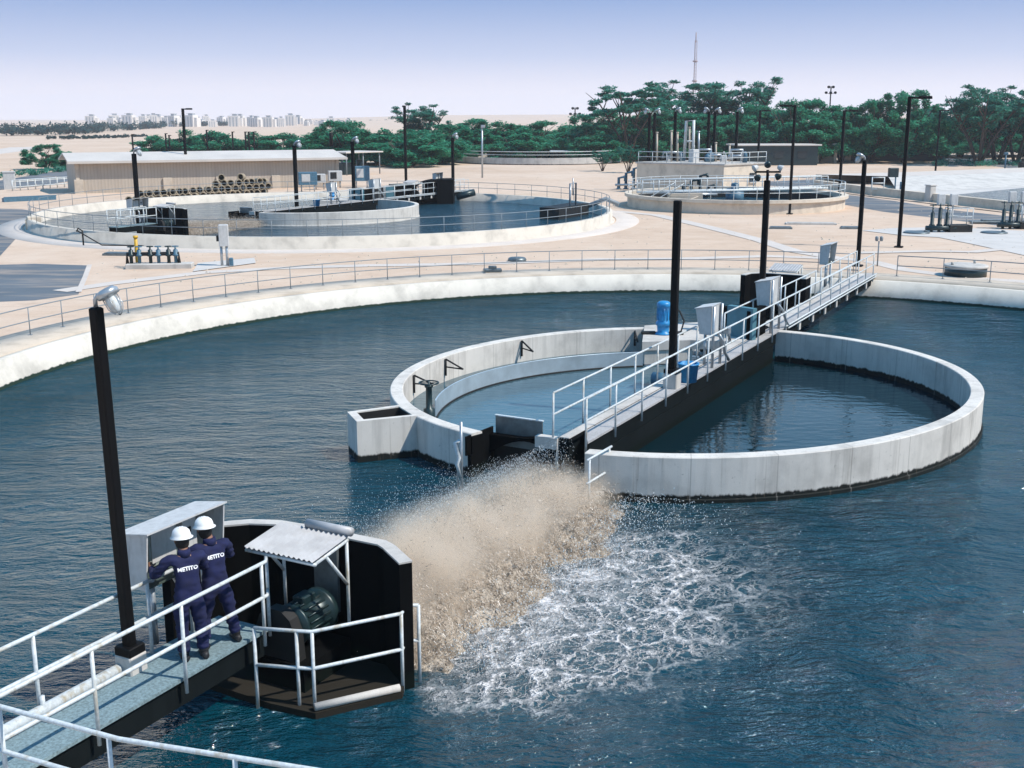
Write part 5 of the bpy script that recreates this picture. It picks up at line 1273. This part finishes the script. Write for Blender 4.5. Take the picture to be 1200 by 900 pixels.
# machines between pump house and clarifier
for x, y, l in ((738, 222, 'blue-grey valve cluster left of the pump house'), (815, 234, 'tangle of pipes between the pump house and the clarifier'), (873, 222, 'dark pipes with white fittings at the right end of the pump house'), (905, 216, 'black pipe stub standing right of the clarifier bridge')):
    p = at(x, y, G); t = thing('pipework', l, 'pipes', p); mb = MB()
    for k in range(4 if x != 905 else 1):
        q = p + Vector((k * .8 - 1.2, .3 * (k % 2), 0)); h_ = 1.2 + .5 * (k % 3); mb.tube([q, q + Vector((0, 0, h_)), q + Vector((.6, 0, h_ + .15)), q + Vector((.7, 0, h_ - .3))], .16, 8); mb.lathe(q, [(.3, 0), (.3, .1), (.18, .12), (.18, .5), (.28, .52), (.28, .6), (.16, .62)], 10)
    mb.build('pipes', 'steelblue' if x < 800 else 'motor', t)
    if x != 905:
        mb = MB(); mb.tube([p + Vector((-1.6, -.2, .5)), p + Vector((2, -.2, .5))], .12, 8); mb.build('header', 'galv', t)

# ---------------------------------------------------------------- round tank in the distance (left of the big acacia) and low houses
tk = at(628, 192, G); tk.y = 205; tk.x = 4.5
t = thing('round_tank', 'low grey round settling tank with white railings before the bushes', 'tank', (tk.x, tk.y, G))
TR = 14.5
mb = MB(); mb.loft([[(x, y, z) for x, y in circle((tk.x, tk.y), r, 64)] for r, z in ((TR, G - .1), (TR, G + 1.1), (TR - .4, G + 1.1), (TR - .4, G + .2))]); mb.build('tank_wall', 'concrete_far', t)
mb = MB(); mb.tube([(x, y, G + 2.1) for x, y in circle((tk.x, tk.y), TR - .2, 48)][: -1], .06, 5); mb.tube([(x, y, G + 1.6) for x, y in circle((tk.x, tk.y), TR - .2, 48)][: -1], .05, 5); mb.build('rail', 'rail', t)
mb = MB(); mb.bbox((tk.x + 7, tk.y - 3, G + 1.9), (10, 1.5, .3), .1); mb.bbox((tk.x + 8, tk.y - 3, G + 3.3), (2.2, 2, .25), .1)
for sx in (7.1, 8.9): mb.tube([(tk.x + sx, tk.y - 3, G + 1.8), (tk.x + sx, tk.y - 3, G + 3.3)], .12, 6)
mb.build('bridge', 'rail', t)
def house(px, w_, d_, h_, label, wall, roofm, yaw=0., porch=False):
    p = at(*px, G); t = thing('house', label, 'house', p)
    mb = MB(); mb.bbox(p + Vector((0, 0, h_ / 2)), (w_, d_, h_), yaw, .03); mb.build('wall', wall, t)
    mb = MB(); mb.bbox(p + Vector((0, 0, h_ + .12)), (w_ + .9, d_ + .9, .22), yaw, .04); mb.build('roof', roofm, t)
    m3 = Matrix.Rotation(yaw, 3, 'Z')
    for k in range(3):
        q = p + m3 @ Vector(((k - 1) * w_ * .3, -d_ / 2 - .02, h_ * .55)); mb = MB(); mb.bbox(q, (w_ * .12, .12, h_ * .35), yaw, .01); mb.build('window', 'window', t)
    if porch:
        for sx in (-.5, .0, .5):
            q = p + m3 @ Vector((sx * w_ * .9, -d_ / 2 - 1.2, 0)); mb = MB(); mb.bbox(q + Vector((0, 0, 1.5)), (.5, .4, 3.0), yaw, .03); mb.build('pillar', 'cream', t)
        mb = MB(); mb.bbox(p + m3 @ Vector((0, -d_ / 2 - 1.2, 3.15)), (w_ * 1.0, 2.2, .3), yaw, .05); mb.build('porch_roof', 'roof', t)
    return t
house((905, 193), 13, 6, 3.1, 'low dark-walled house half hidden beneath the big green tree', 'motor', 'roof', .1)
house((955, 190), 6.5, 5, 3.0, 'small cream gatehouse with pillared porch under the trees', 'house', 'roof', -.15, True)
house((1046, 188), 17, 5, 2.7, 'long low pale building seen between trunks behind the tall street lamp', 'motor', 'roof', .05)
# white fence strips behind the right-hand trees
def rail_fence(p0, p1, label, n_=16, h_=1.5):
    t = thing('fence', label, 'fence', p0)
    for k in range(n_ + 1): mb = MB(); q = p0.lerp(p1, k / n_); mb.tube([q, q + Vector((0, 0, h_))], .07, 6); mb.build('post', 'rail', t)
    for z in (.4, .95, h_): mb = MB(); mb.tube([p0 + Vector((0, 0, z)), p1 + Vector((0, 0, z))], .06, 6); mb.build('rail', 'rail', t)
rail_fence(at(1095, 181, G), at(1260, 180, G), 'long white rail fence behind the sparse trees on the right', 30, 2.4)
rail_fence(at(15, 224, G), at(84, 219, G), 'low pipe rail fence left of the shed', 8, 1.1)
for x0, y0, x1, y1, l, hh_ in ((5, 237, 66, 234, 'low blue-grey kerb beam left of the shed', .35),):
    mb = MB(); a, b = at(x0, y0, G), at(x1, y1, G); vslab(mb, a, b, .5, G, G + hh_); vslab(mb, a + Vector((0, .1, 0)), b + Vector((0, .1, 0)), .2, G + hh_, G + hh_ + .1); tag(mb.build('kerb_beam', 'steelblue'), l, 'beam')
mb = MB(); p = at(12, 222, G); mb.bbox(p + Vector((0, 0, .9)), (1.2, .5, 1.8), .3, .05); mb.bbox(p + Vector((0, 0, 1.85)), (1.3, .6, .12), .3, .02); tag(mb.build('meter_box', 'cabinet'), 'pale meter box on the road edge at the far left', 'box')

# ---------------------------------------------------------------- trees
def leaf_cloud(mb, centers, n_, size, rnd, flat=.7):
    for _ in range(n_):
        c, rx, rz = rnd.choice(centers)
        while True:
            v = Vector((rnd.uniform(-1, 1), rnd.uniform(-1, 1), rnd.uniform(-1, 1)))
            if v.length < 1: break
        v *= (.55 + .45 * rnd.random())
        p = Vector(c) + Vector((v.x * rx, v.y * rx, v.z * rz))
        a = Vector((rnd.gauss(0, 1), rnd.gauss(0, 1), rnd.gauss(0, .5))).normalized(); b = a.cross(Vector((rnd.gauss(0, .5), rnd.gauss(0, .5), 1))).normalized()
        s_ = size * rnd.uniform(.5, 1.3); 
        mb.add([p - a * s_, p - b * s_ * .45, p + a * s_, p + b * s_ * .45], [(0, 1, 2, 3)])
def tree_proto(kind, seed):
    rnd = random.Random(seed); t = thing('tree', 'x', 'tree', (0, -500, 0)); base = Vector((0, -500, 0)); br = MB(); cl = []
    if kind == 'bush':
        for k in range(5):
            a = rnd.random() * 6.28; e1 = base + Vector((1.2 * math.cos(a), 1.2 * math.sin(a), 2.2)); br.tube([base + Vector((.2 * math.cos(a), .2 * math.sin(a), -.1)), base.lerp(e1, .5) + Vector((rnd.uniform(-.2, .2), 0, 0)), e1, e1 + Vector((math.cos(a) * .8, math.sin(a) * .8, 1.6))], [.16, .12, .08, .03], 6)
        for k in range(46):
            a = rnd.random() * 6.28; r = 3.3 * rnd.random() ** .5; z = .6 + rnd.random() * (4.6 - r * .75); cl.append((base + Vector((r * math.cos(a), r * math.sin(a), z)), rnd.uniform(.7, 1.25), rnd.uniform(.5, .9)))
        n_, sz = 17000, .19
    elif kind == 'dense':
        for k in range(5):
            a = k * 1.26 + rnd.uniform(-.3, .3); m_ = base + Vector((.8 * math.cos(a), .8 * math.sin(a), 2.0)); e1 = base + Vector((2.6 * math.cos(a), 2.6 * math.sin(a), 5.0)); br.tube([base + Vector((.12 * math.cos(a), .12 * math.sin(a), -.1)), m_, e1, e1 + Vector((math.cos(a), math.sin(a), 1.4))], [.17, .12, .07, .02], 7)
            br.tube([m_, m_ + Vector((rnd.uniform(-1.5, 1.5), rnd.uniform(-1.5, 1.5), 3)), m_ + Vector((rnd.uniform(-2, 2), rnd.uniform(-2, 2), 5))], [.09, .06, .02], 6)
        for k in range(95):
            a = rnd.random() * 6.28; r = 5.1 * rnd.random() ** .5; zt_ = 8.1 - .13 * r * r; z = zt_ - (zt_ - .9 - .10 * r) * rnd.random() ** 1.3; cl.append((base + Vector((r * math.cos(a), r * math.sin(a), z)), rnd.uniform(.6, 1.3), rnd.uniform(.5, 1.0)))
        n_, sz = 26000, .20
    elif kind == 'umbrella':
        for k in range(5):
            a = k * 1.26 + rnd.uniform(-.3, .3); m_ = base + Vector((.8 * math.cos(a), .8 * math.sin(a), 2.6)); e1 = base + Vector((2.9 * math.cos(a), 2.9 * math.sin(a), 6.2)); br.tube([base + Vector((.12 * math.cos(a), .12 * math.sin(a), -.1)), m_, e1, e1 + Vector((math.cos(a) * 1.5, math.sin(a) * 1.5, 1.3))], [.17, .12, .07, .02], 7)
            for q in range(4):
                m2 = m_.lerp(e1, .25 + .2 * q); f2 = m2 + Vector((rnd.uniform(-2.2, 2.2), rnd.uniform(-2.2, 2.2), rnd.uniform(1.5, 2.6))); br.tube([m2, m2.lerp(f2, .5) + Vector((0, 0, -.2)), f2], [.08, .05, .02], 5); cl.append((f2, rnd.uniform(.7, 1.2), .28))
        for k in range(48):
            a = rnd.random() * 6.28; r = 5.2 * rnd.random() ** .5; z = 7.6 - .05 * r * r + rnd.uniform(-1.5, .3); cl.append((base + Vector((r * math.cos(a), r * math.sin(a), z)), rnd.uniform(.6, 1.15), rnd.uniform(.18, .34)))
        n_, sz = 11000, .2
    else:                                   # sparse, many bare limbs
        for k in range(5):
            a = k * 1.26 + rnd.uniform(-.4, .4); m_ = base + Vector((.9 * math.cos(a), .9 * math.sin(a), 2.4)); e1 = base + Vector((2.6 * math.cos(a), 2.6 * math.sin(a), 5.8)); br.tube([base + Vector((.12 * math.cos(a), .12 * math.sin(a), -.1)), m_, e1, e1 + Vector((math.cos(a) * .9, math.sin(a) * .9, 1.8))], [.17, .12, .07, .02], 7)
            for q in range(9):
                m2 = m_.lerp(e1, min(.95, .1 + .11 * q)); f2 = m2 + Vector((rnd.uniform(-2, 2), rnd.uniform(-2, 2), rnd.uniform(1.2, 3))); br.tube([m2, m2.lerp(f2, .5) + Vector((rnd.uniform(-.3, .3), 0, -.1)), f2], [.075, .045, .015], 5); cl.append((f2, rnd.uniform(.5, 1.1), rnd.uniform(.25, .5))); cl.append((m2.lerp(f2, .6), .7, .4))
        n_, sz = 11000, .17
    br.build('trunk', 'bark', t); mb = MB(); leaf_cloud(mb, cl, n_, sz, rnd); mb.build('crown', {'bush': 'leaf', 'dense': 'leaf', 'umbrella': 'leaf_teal', 'sparse': 'leaf_teal'}[kind], t)
    return t
protos = {k: [tree_proto(k, s_ * 7 + i * 3 + 1) for s_ in range(2)] for i, k in enumerate(('bush', 'dense', 'umbrella', 'sparse'))}
HK = {'bush': 5.6, 'dense': 8.3, 'umbrella': 7.7, 'sparse': 8.0}; WK = {'bush': 7.0, 'dense': 9.6, 'umbrella': 10.6, 'sparse': 7.6}
rt = random.Random(21); used = set(); NT_ = 0
def plant(kind, x, yb, yt, wpx, label, group='trees behind the works'):
    global NT_
    p = at(x, yb, G - .05); top = at_depth(x, yt, p.y); k = (top.z - G) / HK[kind]; kw = wpx / FPX * p.y / WK[kind]
    pr = protos[kind][NT_ % 2]; NT_ += 1
    if id(pr) in used: o = dup(pr, p, rt.random() * 6.28, label, group, (kw, kw, k))
    else: used.add(id(pr)); o = pr; o.location = p; o.rotation_euler.z = rt.random() * 6.28; o.scale = (kw, kw, k); o['label'] = label; o['group'] = group
    return o
plant('dense', 55, 199, 167, 54, 'lone flat-topped acacia beside the road at the far left')
plant('bush', 82, 197, 178, 22, 'small shrub just right of the lone acacia')
for x, yt, w_, l in ((186, 155, 50, 'leftmost low green bush above the shed roof'), (222, 152, 60, 'low green bush above the shed roof, left of the middle'), (250, 149, 52, 'highest round green bush above the shed roof'),
                     (302, 155, 50, 'low green bush over the right part of the shed roof'), (335, 152, 60, 'broad green bush over the right part of the shed roof'),
                     (385, 150, 70, 'bluish bush rising just behind the right end of the shed')): plant('bush', x, 188, yt - 3, w_ * 1.25, l)
for i, (kind, x, yb, yt, w_, l) in enumerate((('dense', 408, 193, 138, 90, 'tall dense green tree behind the right end of the shed'), ('bush', 445, 194, 148, 80, 'green bush under the tall tree right of the shed'),
    ('sparse', 492, 182, 126, 70, 'thin half-bare tree behind the bushes left of the round tank'), ('bush', 480, 196, 152, 85, 'wide green bush directly behind the tall lamp with arm towards us'), ('bush', 515, 193, 148, 75, 'green bush left of the thin grey pole'),
    ('dense', 565, 187, 137, 100, 'broad dark green tree with the thin grey pole before it'), ('bush', 540, 190, 158, 60, 'low bush at the left edge of the round tank'), ('bush', 610, 189, 146, 70, 'green bush behind the middle of the round tank'),
    ('dense', 635, 186, 139, 78, 'rounded green tree behind the round tank'), ('bush', 668, 188, 146, 70, 'green bush left of the big flat-topped acacia'), ('dense', 690, 190, 143, 70, 'dark tree under the left side of the big acacia'),
    ('umbrella', 735, 190, 106, 118, 'big layered flat-topped acacia left of the pump house'), ('dense', 745, 188, 132, 90, 'dark bushy tree under the big acacia'), ('sparse', 808, 182, 99, 110, 'airy high tree behind the pump house lamp posts, left one'),
    ('dense', 800, 187, 130, 95, 'dark dense tree behind the pump house'), ('sparse', 865, 182, 97, 100, 'airy high tree above the pump house, sky showing through'), ('dense', 845, 186, 133, 80, 'dark tree behind the right half of the pump house'),
    ('dense', 885, 187, 119, 80, 'teal tree left of the big bright green tree'), ('dense', 930, 190, 112, 100, 'big bright green spreading tree above the dark-walled house'), ('dense', 985, 190, 121, 86, 'bright green tree left of the floodlight mast'),
    ('dense', 1020, 191, 112, 82, 'dark green tree right of the street lamp by the white basin'), ('dense', 1058, 191, 102, 96, 'tallest dark green tree behind the nearest street lamp'), ('umbrella', 1100, 189, 126, 80, 'small teal tree between the tallest tree and the sparse ones'),
    ('sparse', 1146, 194, 107, 92, 'open tree with forked bare trunks, left of the sparse group'), ('sparse', 1168, 193, 118, 80, 'open tree in the middle of the sparse group on the right'), ('sparse', 1190, 192, 106, 88, 'open tree at the right edge of the photo'),
    ('umbrella', 1232, 193, 108, 100, 'open tree cut by the right edge of the photo'), ('dense', 1125, 185, 137, 80, 'teal tree filling in behind the sparse group'), ('dense', 1200, 183, 135, 90, 'teal tree behind the right-edge tree'),
    ('dense', 600, 186, 144, 80, 'green tree between the two round-topped ones behind the round tank'), ('bush', 700, 191, 150, 66, 'low dark bush at the foot of the big acacia'), ('dense', 770, 187, 128, 84, 'dark green tree filling in right of the big acacia'), ('dense', 822, 187, 138, 70, 'low dark tree behind the hoist frame of the pump house'),
    ('dense', 958, 191, 126, 80, 'deep green tree over the pillared gatehouse'), ('dense', 905, 188, 126, 80, 'rounded tree behind the dark-walled house'), ('dense', 1085, 188, 130, 76, 'dark bushy tree right of the tallest tree'), ('bush', 462, 192, 150, 70, 'round green bush left of the tall lamp with arm towards us'), ('bush', 425, 192, 146, 70, 'dark bush behind the open shelter'), ('dense', 535, 188, 143, 80, 'rounded green tree right of the thin half-bare tree'),
    ('sparse', 706, 201, 178, 26, 'small bare shrub before the round tank'), ('sparse', 736, 203, 172, 30, 'taller bare shrub left of the pump house'))): plant(kind, x, yb, yt, w_, l)
for i in range(17):
    x = 392 + i * 51 + rt.uniform(-8, 8); plant('dense', x, 183.5, (150 if x < 680 else 131) + rt.uniform(-5, 6), 104, 'full green tree in the second row of the belt behind the works', 'second row of trees')
for k_, ps in protos.items():
    for o in ps:
        if id(o) not in used:
            for c_ in list(o.children): bpy.data.objects.remove(c_)
            bpy.data.objects.remove(o)
# low scrub, hedge line at the right under the trees: uncountable
mb = MB(); rnd = random.Random(4); cl = []
for k in range(70):
    p = at(rnd.uniform(1095, 1260), rnd.uniform(191, 195), G); cl.append((p + Vector((0, 0, .4)), rnd.uniform(.8, 1.6), .6))
for k in range(40):
    p = at(rnd.uniform(-40, 75), rnd.uniform(196, 214) , G)
    if True: 
        x = rnd.uniform(-40, 90); p = at(x, 213 - (x + 40) * .115 + rnd.uniform(-2, 2), G); cl.append((p + Vector((0, 0, .3)), rnd.uniform(.5, 1.2), .5))
leaf_cloud(mb, cl, 7000, .2, rnd); o = mb.build('scrub', 'leaf_teal'); structure(o, 'stuff')
# loose stones and clods on the sand
mb = MB(); rnd = random.Random(17)
for k in range(1300):
    x, y = rnd.uniform(-30, 1230), 150 + 185 * rnd.random() ** .6; p = at(x, y, G)
    if x < 110 and y > 225: continue
    if (Vector((p.x - WC[0], p.y - WC[1]))).length < WR + 2.7 or (p - FC).length < FRo + 2.2: continue
    r = rnd.uniform(.03, .10) * (1 + p.y / 300); a = rnd.random() * 6.28
    mb.add([p + Vector((r * math.cos(a + i * 1.57), r * .7 * math.sin(a + i * 1.57), -.01)) for i in range(4)] + [p + Vector((rnd.uniform(-.3, .3) * r, 0, r * rnd.uniform(.4, .9)))], [(0, 1, 4), (1, 2, 4), (2, 3, 4), (3, 0, 4)])
structure(mb.build('loose_stones', 'kerb'), 'stuff')
# far belts of trees on the plain (one mass each)
def belt(pts, n_, hgt, sz, seed, name='far_tree_belt'):
    rnd = random.Random(seed); mb = MB(); cl = []
    for k in range(n_):
        i = rnd.randrange(len(pts) - 1); t = rnd.random(); x = lerp(pts[i][0], pts[i + 1][0], t); y = lerp(pts[i][1], pts[i + 1][1], t); p = at(x, y, G); p += Vector((0, rnd.uniform(0, 40), 0)); h_ = hgt * rnd.uniform(.45, 1.1); cl.append((p + Vector((0, 0, h_ * .5)), h_ * rnd.uniform(.5, .9), h_ * .5))
    leaf_cloud(mb, cl, n_ * 70, sz, rnd); structure(mb.build(name, 'leaf_far'), 'stuff')
belt([(-60, 160), (60, 159), (110, 155), (180, 151)], 120, 6.0, .9, 1)
belt([(150, 150), (260, 148), (380, 145.5), (520, 144)], 120, 5.5, 1.3, 2)
belt([(36, 164), (90, 163.5), (140, 162)], 60, 1.4, .5, 3, 'far_scrub')
belt([(440, 141), (560, 140.5), (690, 140)], 60, 2.2, 1.2, 6, 'far_scrub')

# ---------------------------------------------------------------- far town
def block_proto(seed):
    r = random.Random(seed); t = thing('apartment_block', 'pale apartment block on the hazy skyline', 'building', (0, -400, 0), 'apartment blocks on the skyline')
    b = Vector((0, -400, 0)); w_, h_ = r.uniform(9, 15), 20
    mb = MB(); mb.box(b + Vector((0, 0, h_ / 2)), (w_, 12, h_)); mb.box(b + Vector((w_ * .52, 1, h_ * .42)), (w_ * .5, 9, h_ * .84)); mb.build('wall', 'tower', t)
    mb = MB(); mb.box(b + Vector((r.uniform(-2, 2), 0, h_ + 1.2)), (w_ * .45, 6, 2.4)); mb.box(b + Vector((0, 0, h_ + 2.6)), (w_ * .55, 7, .4)); mb.build('roof_tank', 'tower_glass', t)
    mb = MB()
    for k in range(3): mb.box(b + Vector(((k - 1) * w_ * .3, -6.05, h_ * .5)), (w_ * .12, .12, h_ * .8))
    o = mb.build('window', 'tower_glass', t); o['kind'] = 'stuff'
    return t
bp_ = [block_proto(s_) for s_ in range(4)]; rnd = random.Random(8); first = set()
xs = [rnd.uniform(104, 130) for _ in range(3)] + [130 + i * 6.3 + rnd.uniform(-2.5, 2.5) for i in range(46)]
for i, x in enumerate(xs):
    p = at_depth(x, 147.5 - (x > 250) * 1.2, rnd.uniform(950, 1300)); p.z = G - 2
    yt = rnd.uniform(132.5, 140) + (max(0, x - 330) * .03); top = at_depth(x, yt, p.y); pr = bp_[i % 4]; k = max(.25, (top.z - p.z) / 22.8); kw = min(1.1, k * 1.1)
    if i % 4 in first: dup(pr, p, rnd.uniform(-.5, .5), None, None, (kw, kw, k))
    else: first.add(i % 4); pr.location = p; pr.scale = (kw, kw, k)
# masts
p = at_depth(812, 150, 700); p.z = G; top = at_depth(812, 38, 700); t = thing('radio_mast', 'very tall thin radio mast above the trees', 'mast', p)
mb = MB(); H_ = top.z - G
for a in (0, 2.1, 4.2): mb.tube([(p.x + .9 * math.cos(a), p.y + .9 * math.sin(a), G), (p.x + .8 * math.cos(a), p.y + .8 * math.sin(a), G + H_ * .92)], .14, 4)
n_ = 60
for k in range(n_):
    z0, z1 = G + H_ * .92 * k / n_, G + H_ * .92 * (k + 1) / n_
    for a in (0, 2.1, 4.2): mb.tube([(p.x + .85 * math.cos(a), p.y + .85 * math.sin(a), z0), (p.x + .85 * math.cos(a + 2.1), p.y + .85 * math.sin(a + 2.1), z1)], .07, 3)
mb.build('lattice', 'mast', t); mb = MB(); mb.tube([(p.x, p.y, G + H_ * .9), (p.x, p.y, G + H_)], .3, 6); mb.build('antenna', 'mast', t)
for z in (.5, .7): mb = MB(); mb.lathe((p.x, p.y, G + H_ * z), [(.5, 0), (1.5, .3), (1.5, .9), (.5, 1.2)], 10); mb.build('platform', 'mast', t)
for x, yb, yt, Y, l in ((974, 190, 101, 260, 'floodlight mast with a crown of lamps rising behind the bright green tree'), (674, 150, 126, 420, 'distant floodlight mast above the bushes left of the big acacia')):
    tp = at_depth(x, yt, Y); t = thing('floodlight_mast', l, 'mast', (tp.x, tp.y, G)); h_ = tp.z - G; k = Y / 260
    mb = MB(); mb.tube([(tp.x, tp.y, G), (tp.x, tp.y, G + h_)], [.22 * k, .12 * k], 6); mb.build('pole', 'pole', t)
    for a in range(5):
        c = Vector((tp.x + (a - 2) * .5 * k, tp.y, G + h_ - (.2 if a % 2 else 1.4) * k)); mb = MB(); mb.lathe(c, [(.12 * k, -.25 * k), (.32 * k, -.12 * k), (.32 * k, .2 * k), (.12 * k, .3 * k)], 8); mb.tube([c, (tp.x, tp.y, c.z - .3)], .06 * k, 4); mb.build('floodlight', 'pole', t)
p = at_depth(565, 170, 150); tp = at_depth(565, 149, 150); t = thing('thin_pole', 'thin pale grey pole standing before the broad dark green tree', 'pole', (p.x, p.y, G)); mb = MB(); mb.tube([(p.x, p.y, G), (p.x, p.y, tp.z)], .12, 6); mb.build('pole', 'galv', t); mb = MB(); mb.bbox((p.x + .1, p.y, tp.z + .1), (.5, .4, .35), 0, .05); mb.build('head', 'galv', t)
gp = [(157, 158, 178, 'thin pole standing behind the left half of the shed roof')] + [(x, yt, 178, 'thin dark pole behind the shed roof') for x, yt in ((196, 157), (200, 159), (244, 153), (274, 155), (289, 155), (293, 155), (299, 155))]
for x, yt, yb, l in gp:
    p = at(x, 189, G); tp = at_depth(x, yt, p.y); mb = MB(); mb.tube([(0, 0, 0), (0, 0, tp.z - G)], .16, 6); mb.box((.12, 0, tp.z - G + .06), (.5, .3, .12)); o = mb.build('thin_pole', 'pole'); o.location = (p.x, p.y, G); tag(o, l, 'pole', 'thin poles behind the shed' if x != 157 else None)
# ---------------------------------------------------------------- camera, light, sky
cam = bpy.data.cameras.new('camera'); co = bpy.data.objects.new('camera', cam); col.objects.link(co)
cam.sensor_width = 36; cam.lens = 36 * FPX / 1200; cam.clip_end = 12000; cam.clip_start = .1
co.location = (0, 0, HC); co.rotation_euler = (math.pi / 2 - PITCH, 0, 0); scn.camera = co
SUN_DIR = Vector((.96, -.28, 0)).normalized(); EL = R(52)
sv = Vector((SUN_DIR.x * math.cos(EL), SUN_DIR.y * math.cos(EL), math.sin(EL)))
sl = bpy.data.lights.new('sun', 'SUN'); sl.energy = 3.9; sl.angle = R(.5); sl.color = (1, .94, .86)
so = bpy.data.objects.new('sun', sl); col.objects.link(so); so.rotation_euler = sv.to_track_quat('Z', 'Y').to_euler()
w = bpy.data.worlds.new('World'); scn.world = w; w.use_nodes = True
nt = w.node_tree; bg = nt.nodes['Background']
sky = nt.nodes.new('ShaderNodeTexSky'); sky.sky_type = 'NISHITA'; sky.sun_disc = False
sky.sun_elevation = EL; sky.sun_rotation = math.atan2(sv.x, sv.y); sky.altitude = 0; sky.air_density = 1.0; sky.dust_density = .8; sky.ozone_density = 3.0
tc = nt.nodes.new('ShaderNodeTexCoord'); sx = nt.nodes.new('ShaderNodeSeparateXYZ'); nt.links.new(tc.outputs['Generated'], sx.inputs[0])
cr = nt.nodes.new('ShaderNodeValToRGB'); nt.links.new(sx.outputs[2], cr.inputs[0])
stops = [(0, (8.0, 7.5, 7.9)), (.02, (7.4, 7.0, 7.7)), (.05, (4.5, 5.1, 6.9)), (.10, (1.95, 3.1, 5.7)), (.15, (4.2, 6.1, 8.4)), (.28, (2.2, 5.3, 8.6)), (.50, (.7, 3.3, 6.9))]
while len(cr.color_ramp.elements) < len(stops): cr.color_ramp.elements.new(.5)
for e_, (p_, c_) in zip(cr.color_ramp.elements, stops): e_.position = p_; e_.color = (*c_, 1)
fr_ = nt.nodes.new('ShaderNodeMapRange'); nt.links.new(sx.outputs[2], fr_.inputs[0]); fr_.inputs[1].default_value = .12; fr_.inputs[2].default_value = .6; fr_.inputs[3].default_value = 1; fr_.inputs[4].default_value = .8
mx = nt.nodes.new('ShaderNodeMix'); mx.data_type = 'RGBA'; nt.links.new(fr_.outputs[0], mx.inputs[0]); nt.links.new(sky.outputs[0], mx.inputs[6]); nt.links.new(cr.outputs[0], mx.inputs[7])
nt.links.new(mx.outputs[2], bg.inputs[0]); bg.inputs[1].default_value = .09
scn.view_settings.view_transform = 'Standard'; scn.view_settings.look = 'None'; scn.view_settings.exposure = .45; scn.view_settings.gamma = 1
scn.view_settings.use_curve_mapping = False
scn.cycles.max_bounces = 6; scn.cycles.volume_bounces = 4; scn.cycles.use_denoising = True

# thin desert haze over the plain: one even volume round the whole scene
hz = MB(); hz.box((0, 1800, 44), (6000, 5600, 92)); hm = NT('haze_air'); hm.t.nodes.remove(hm.b)
pv_ = hm.n('ShaderNodeVolumePrincipled', {'Color': (.86, .88, .95), 'Density': .00020, 'Anisotropy': .1}); hm.t.links.new(pv_.outputs[0], hm.out.inputs['Volume'])
structure(hz.build('haze', hm.m), 'stuff')
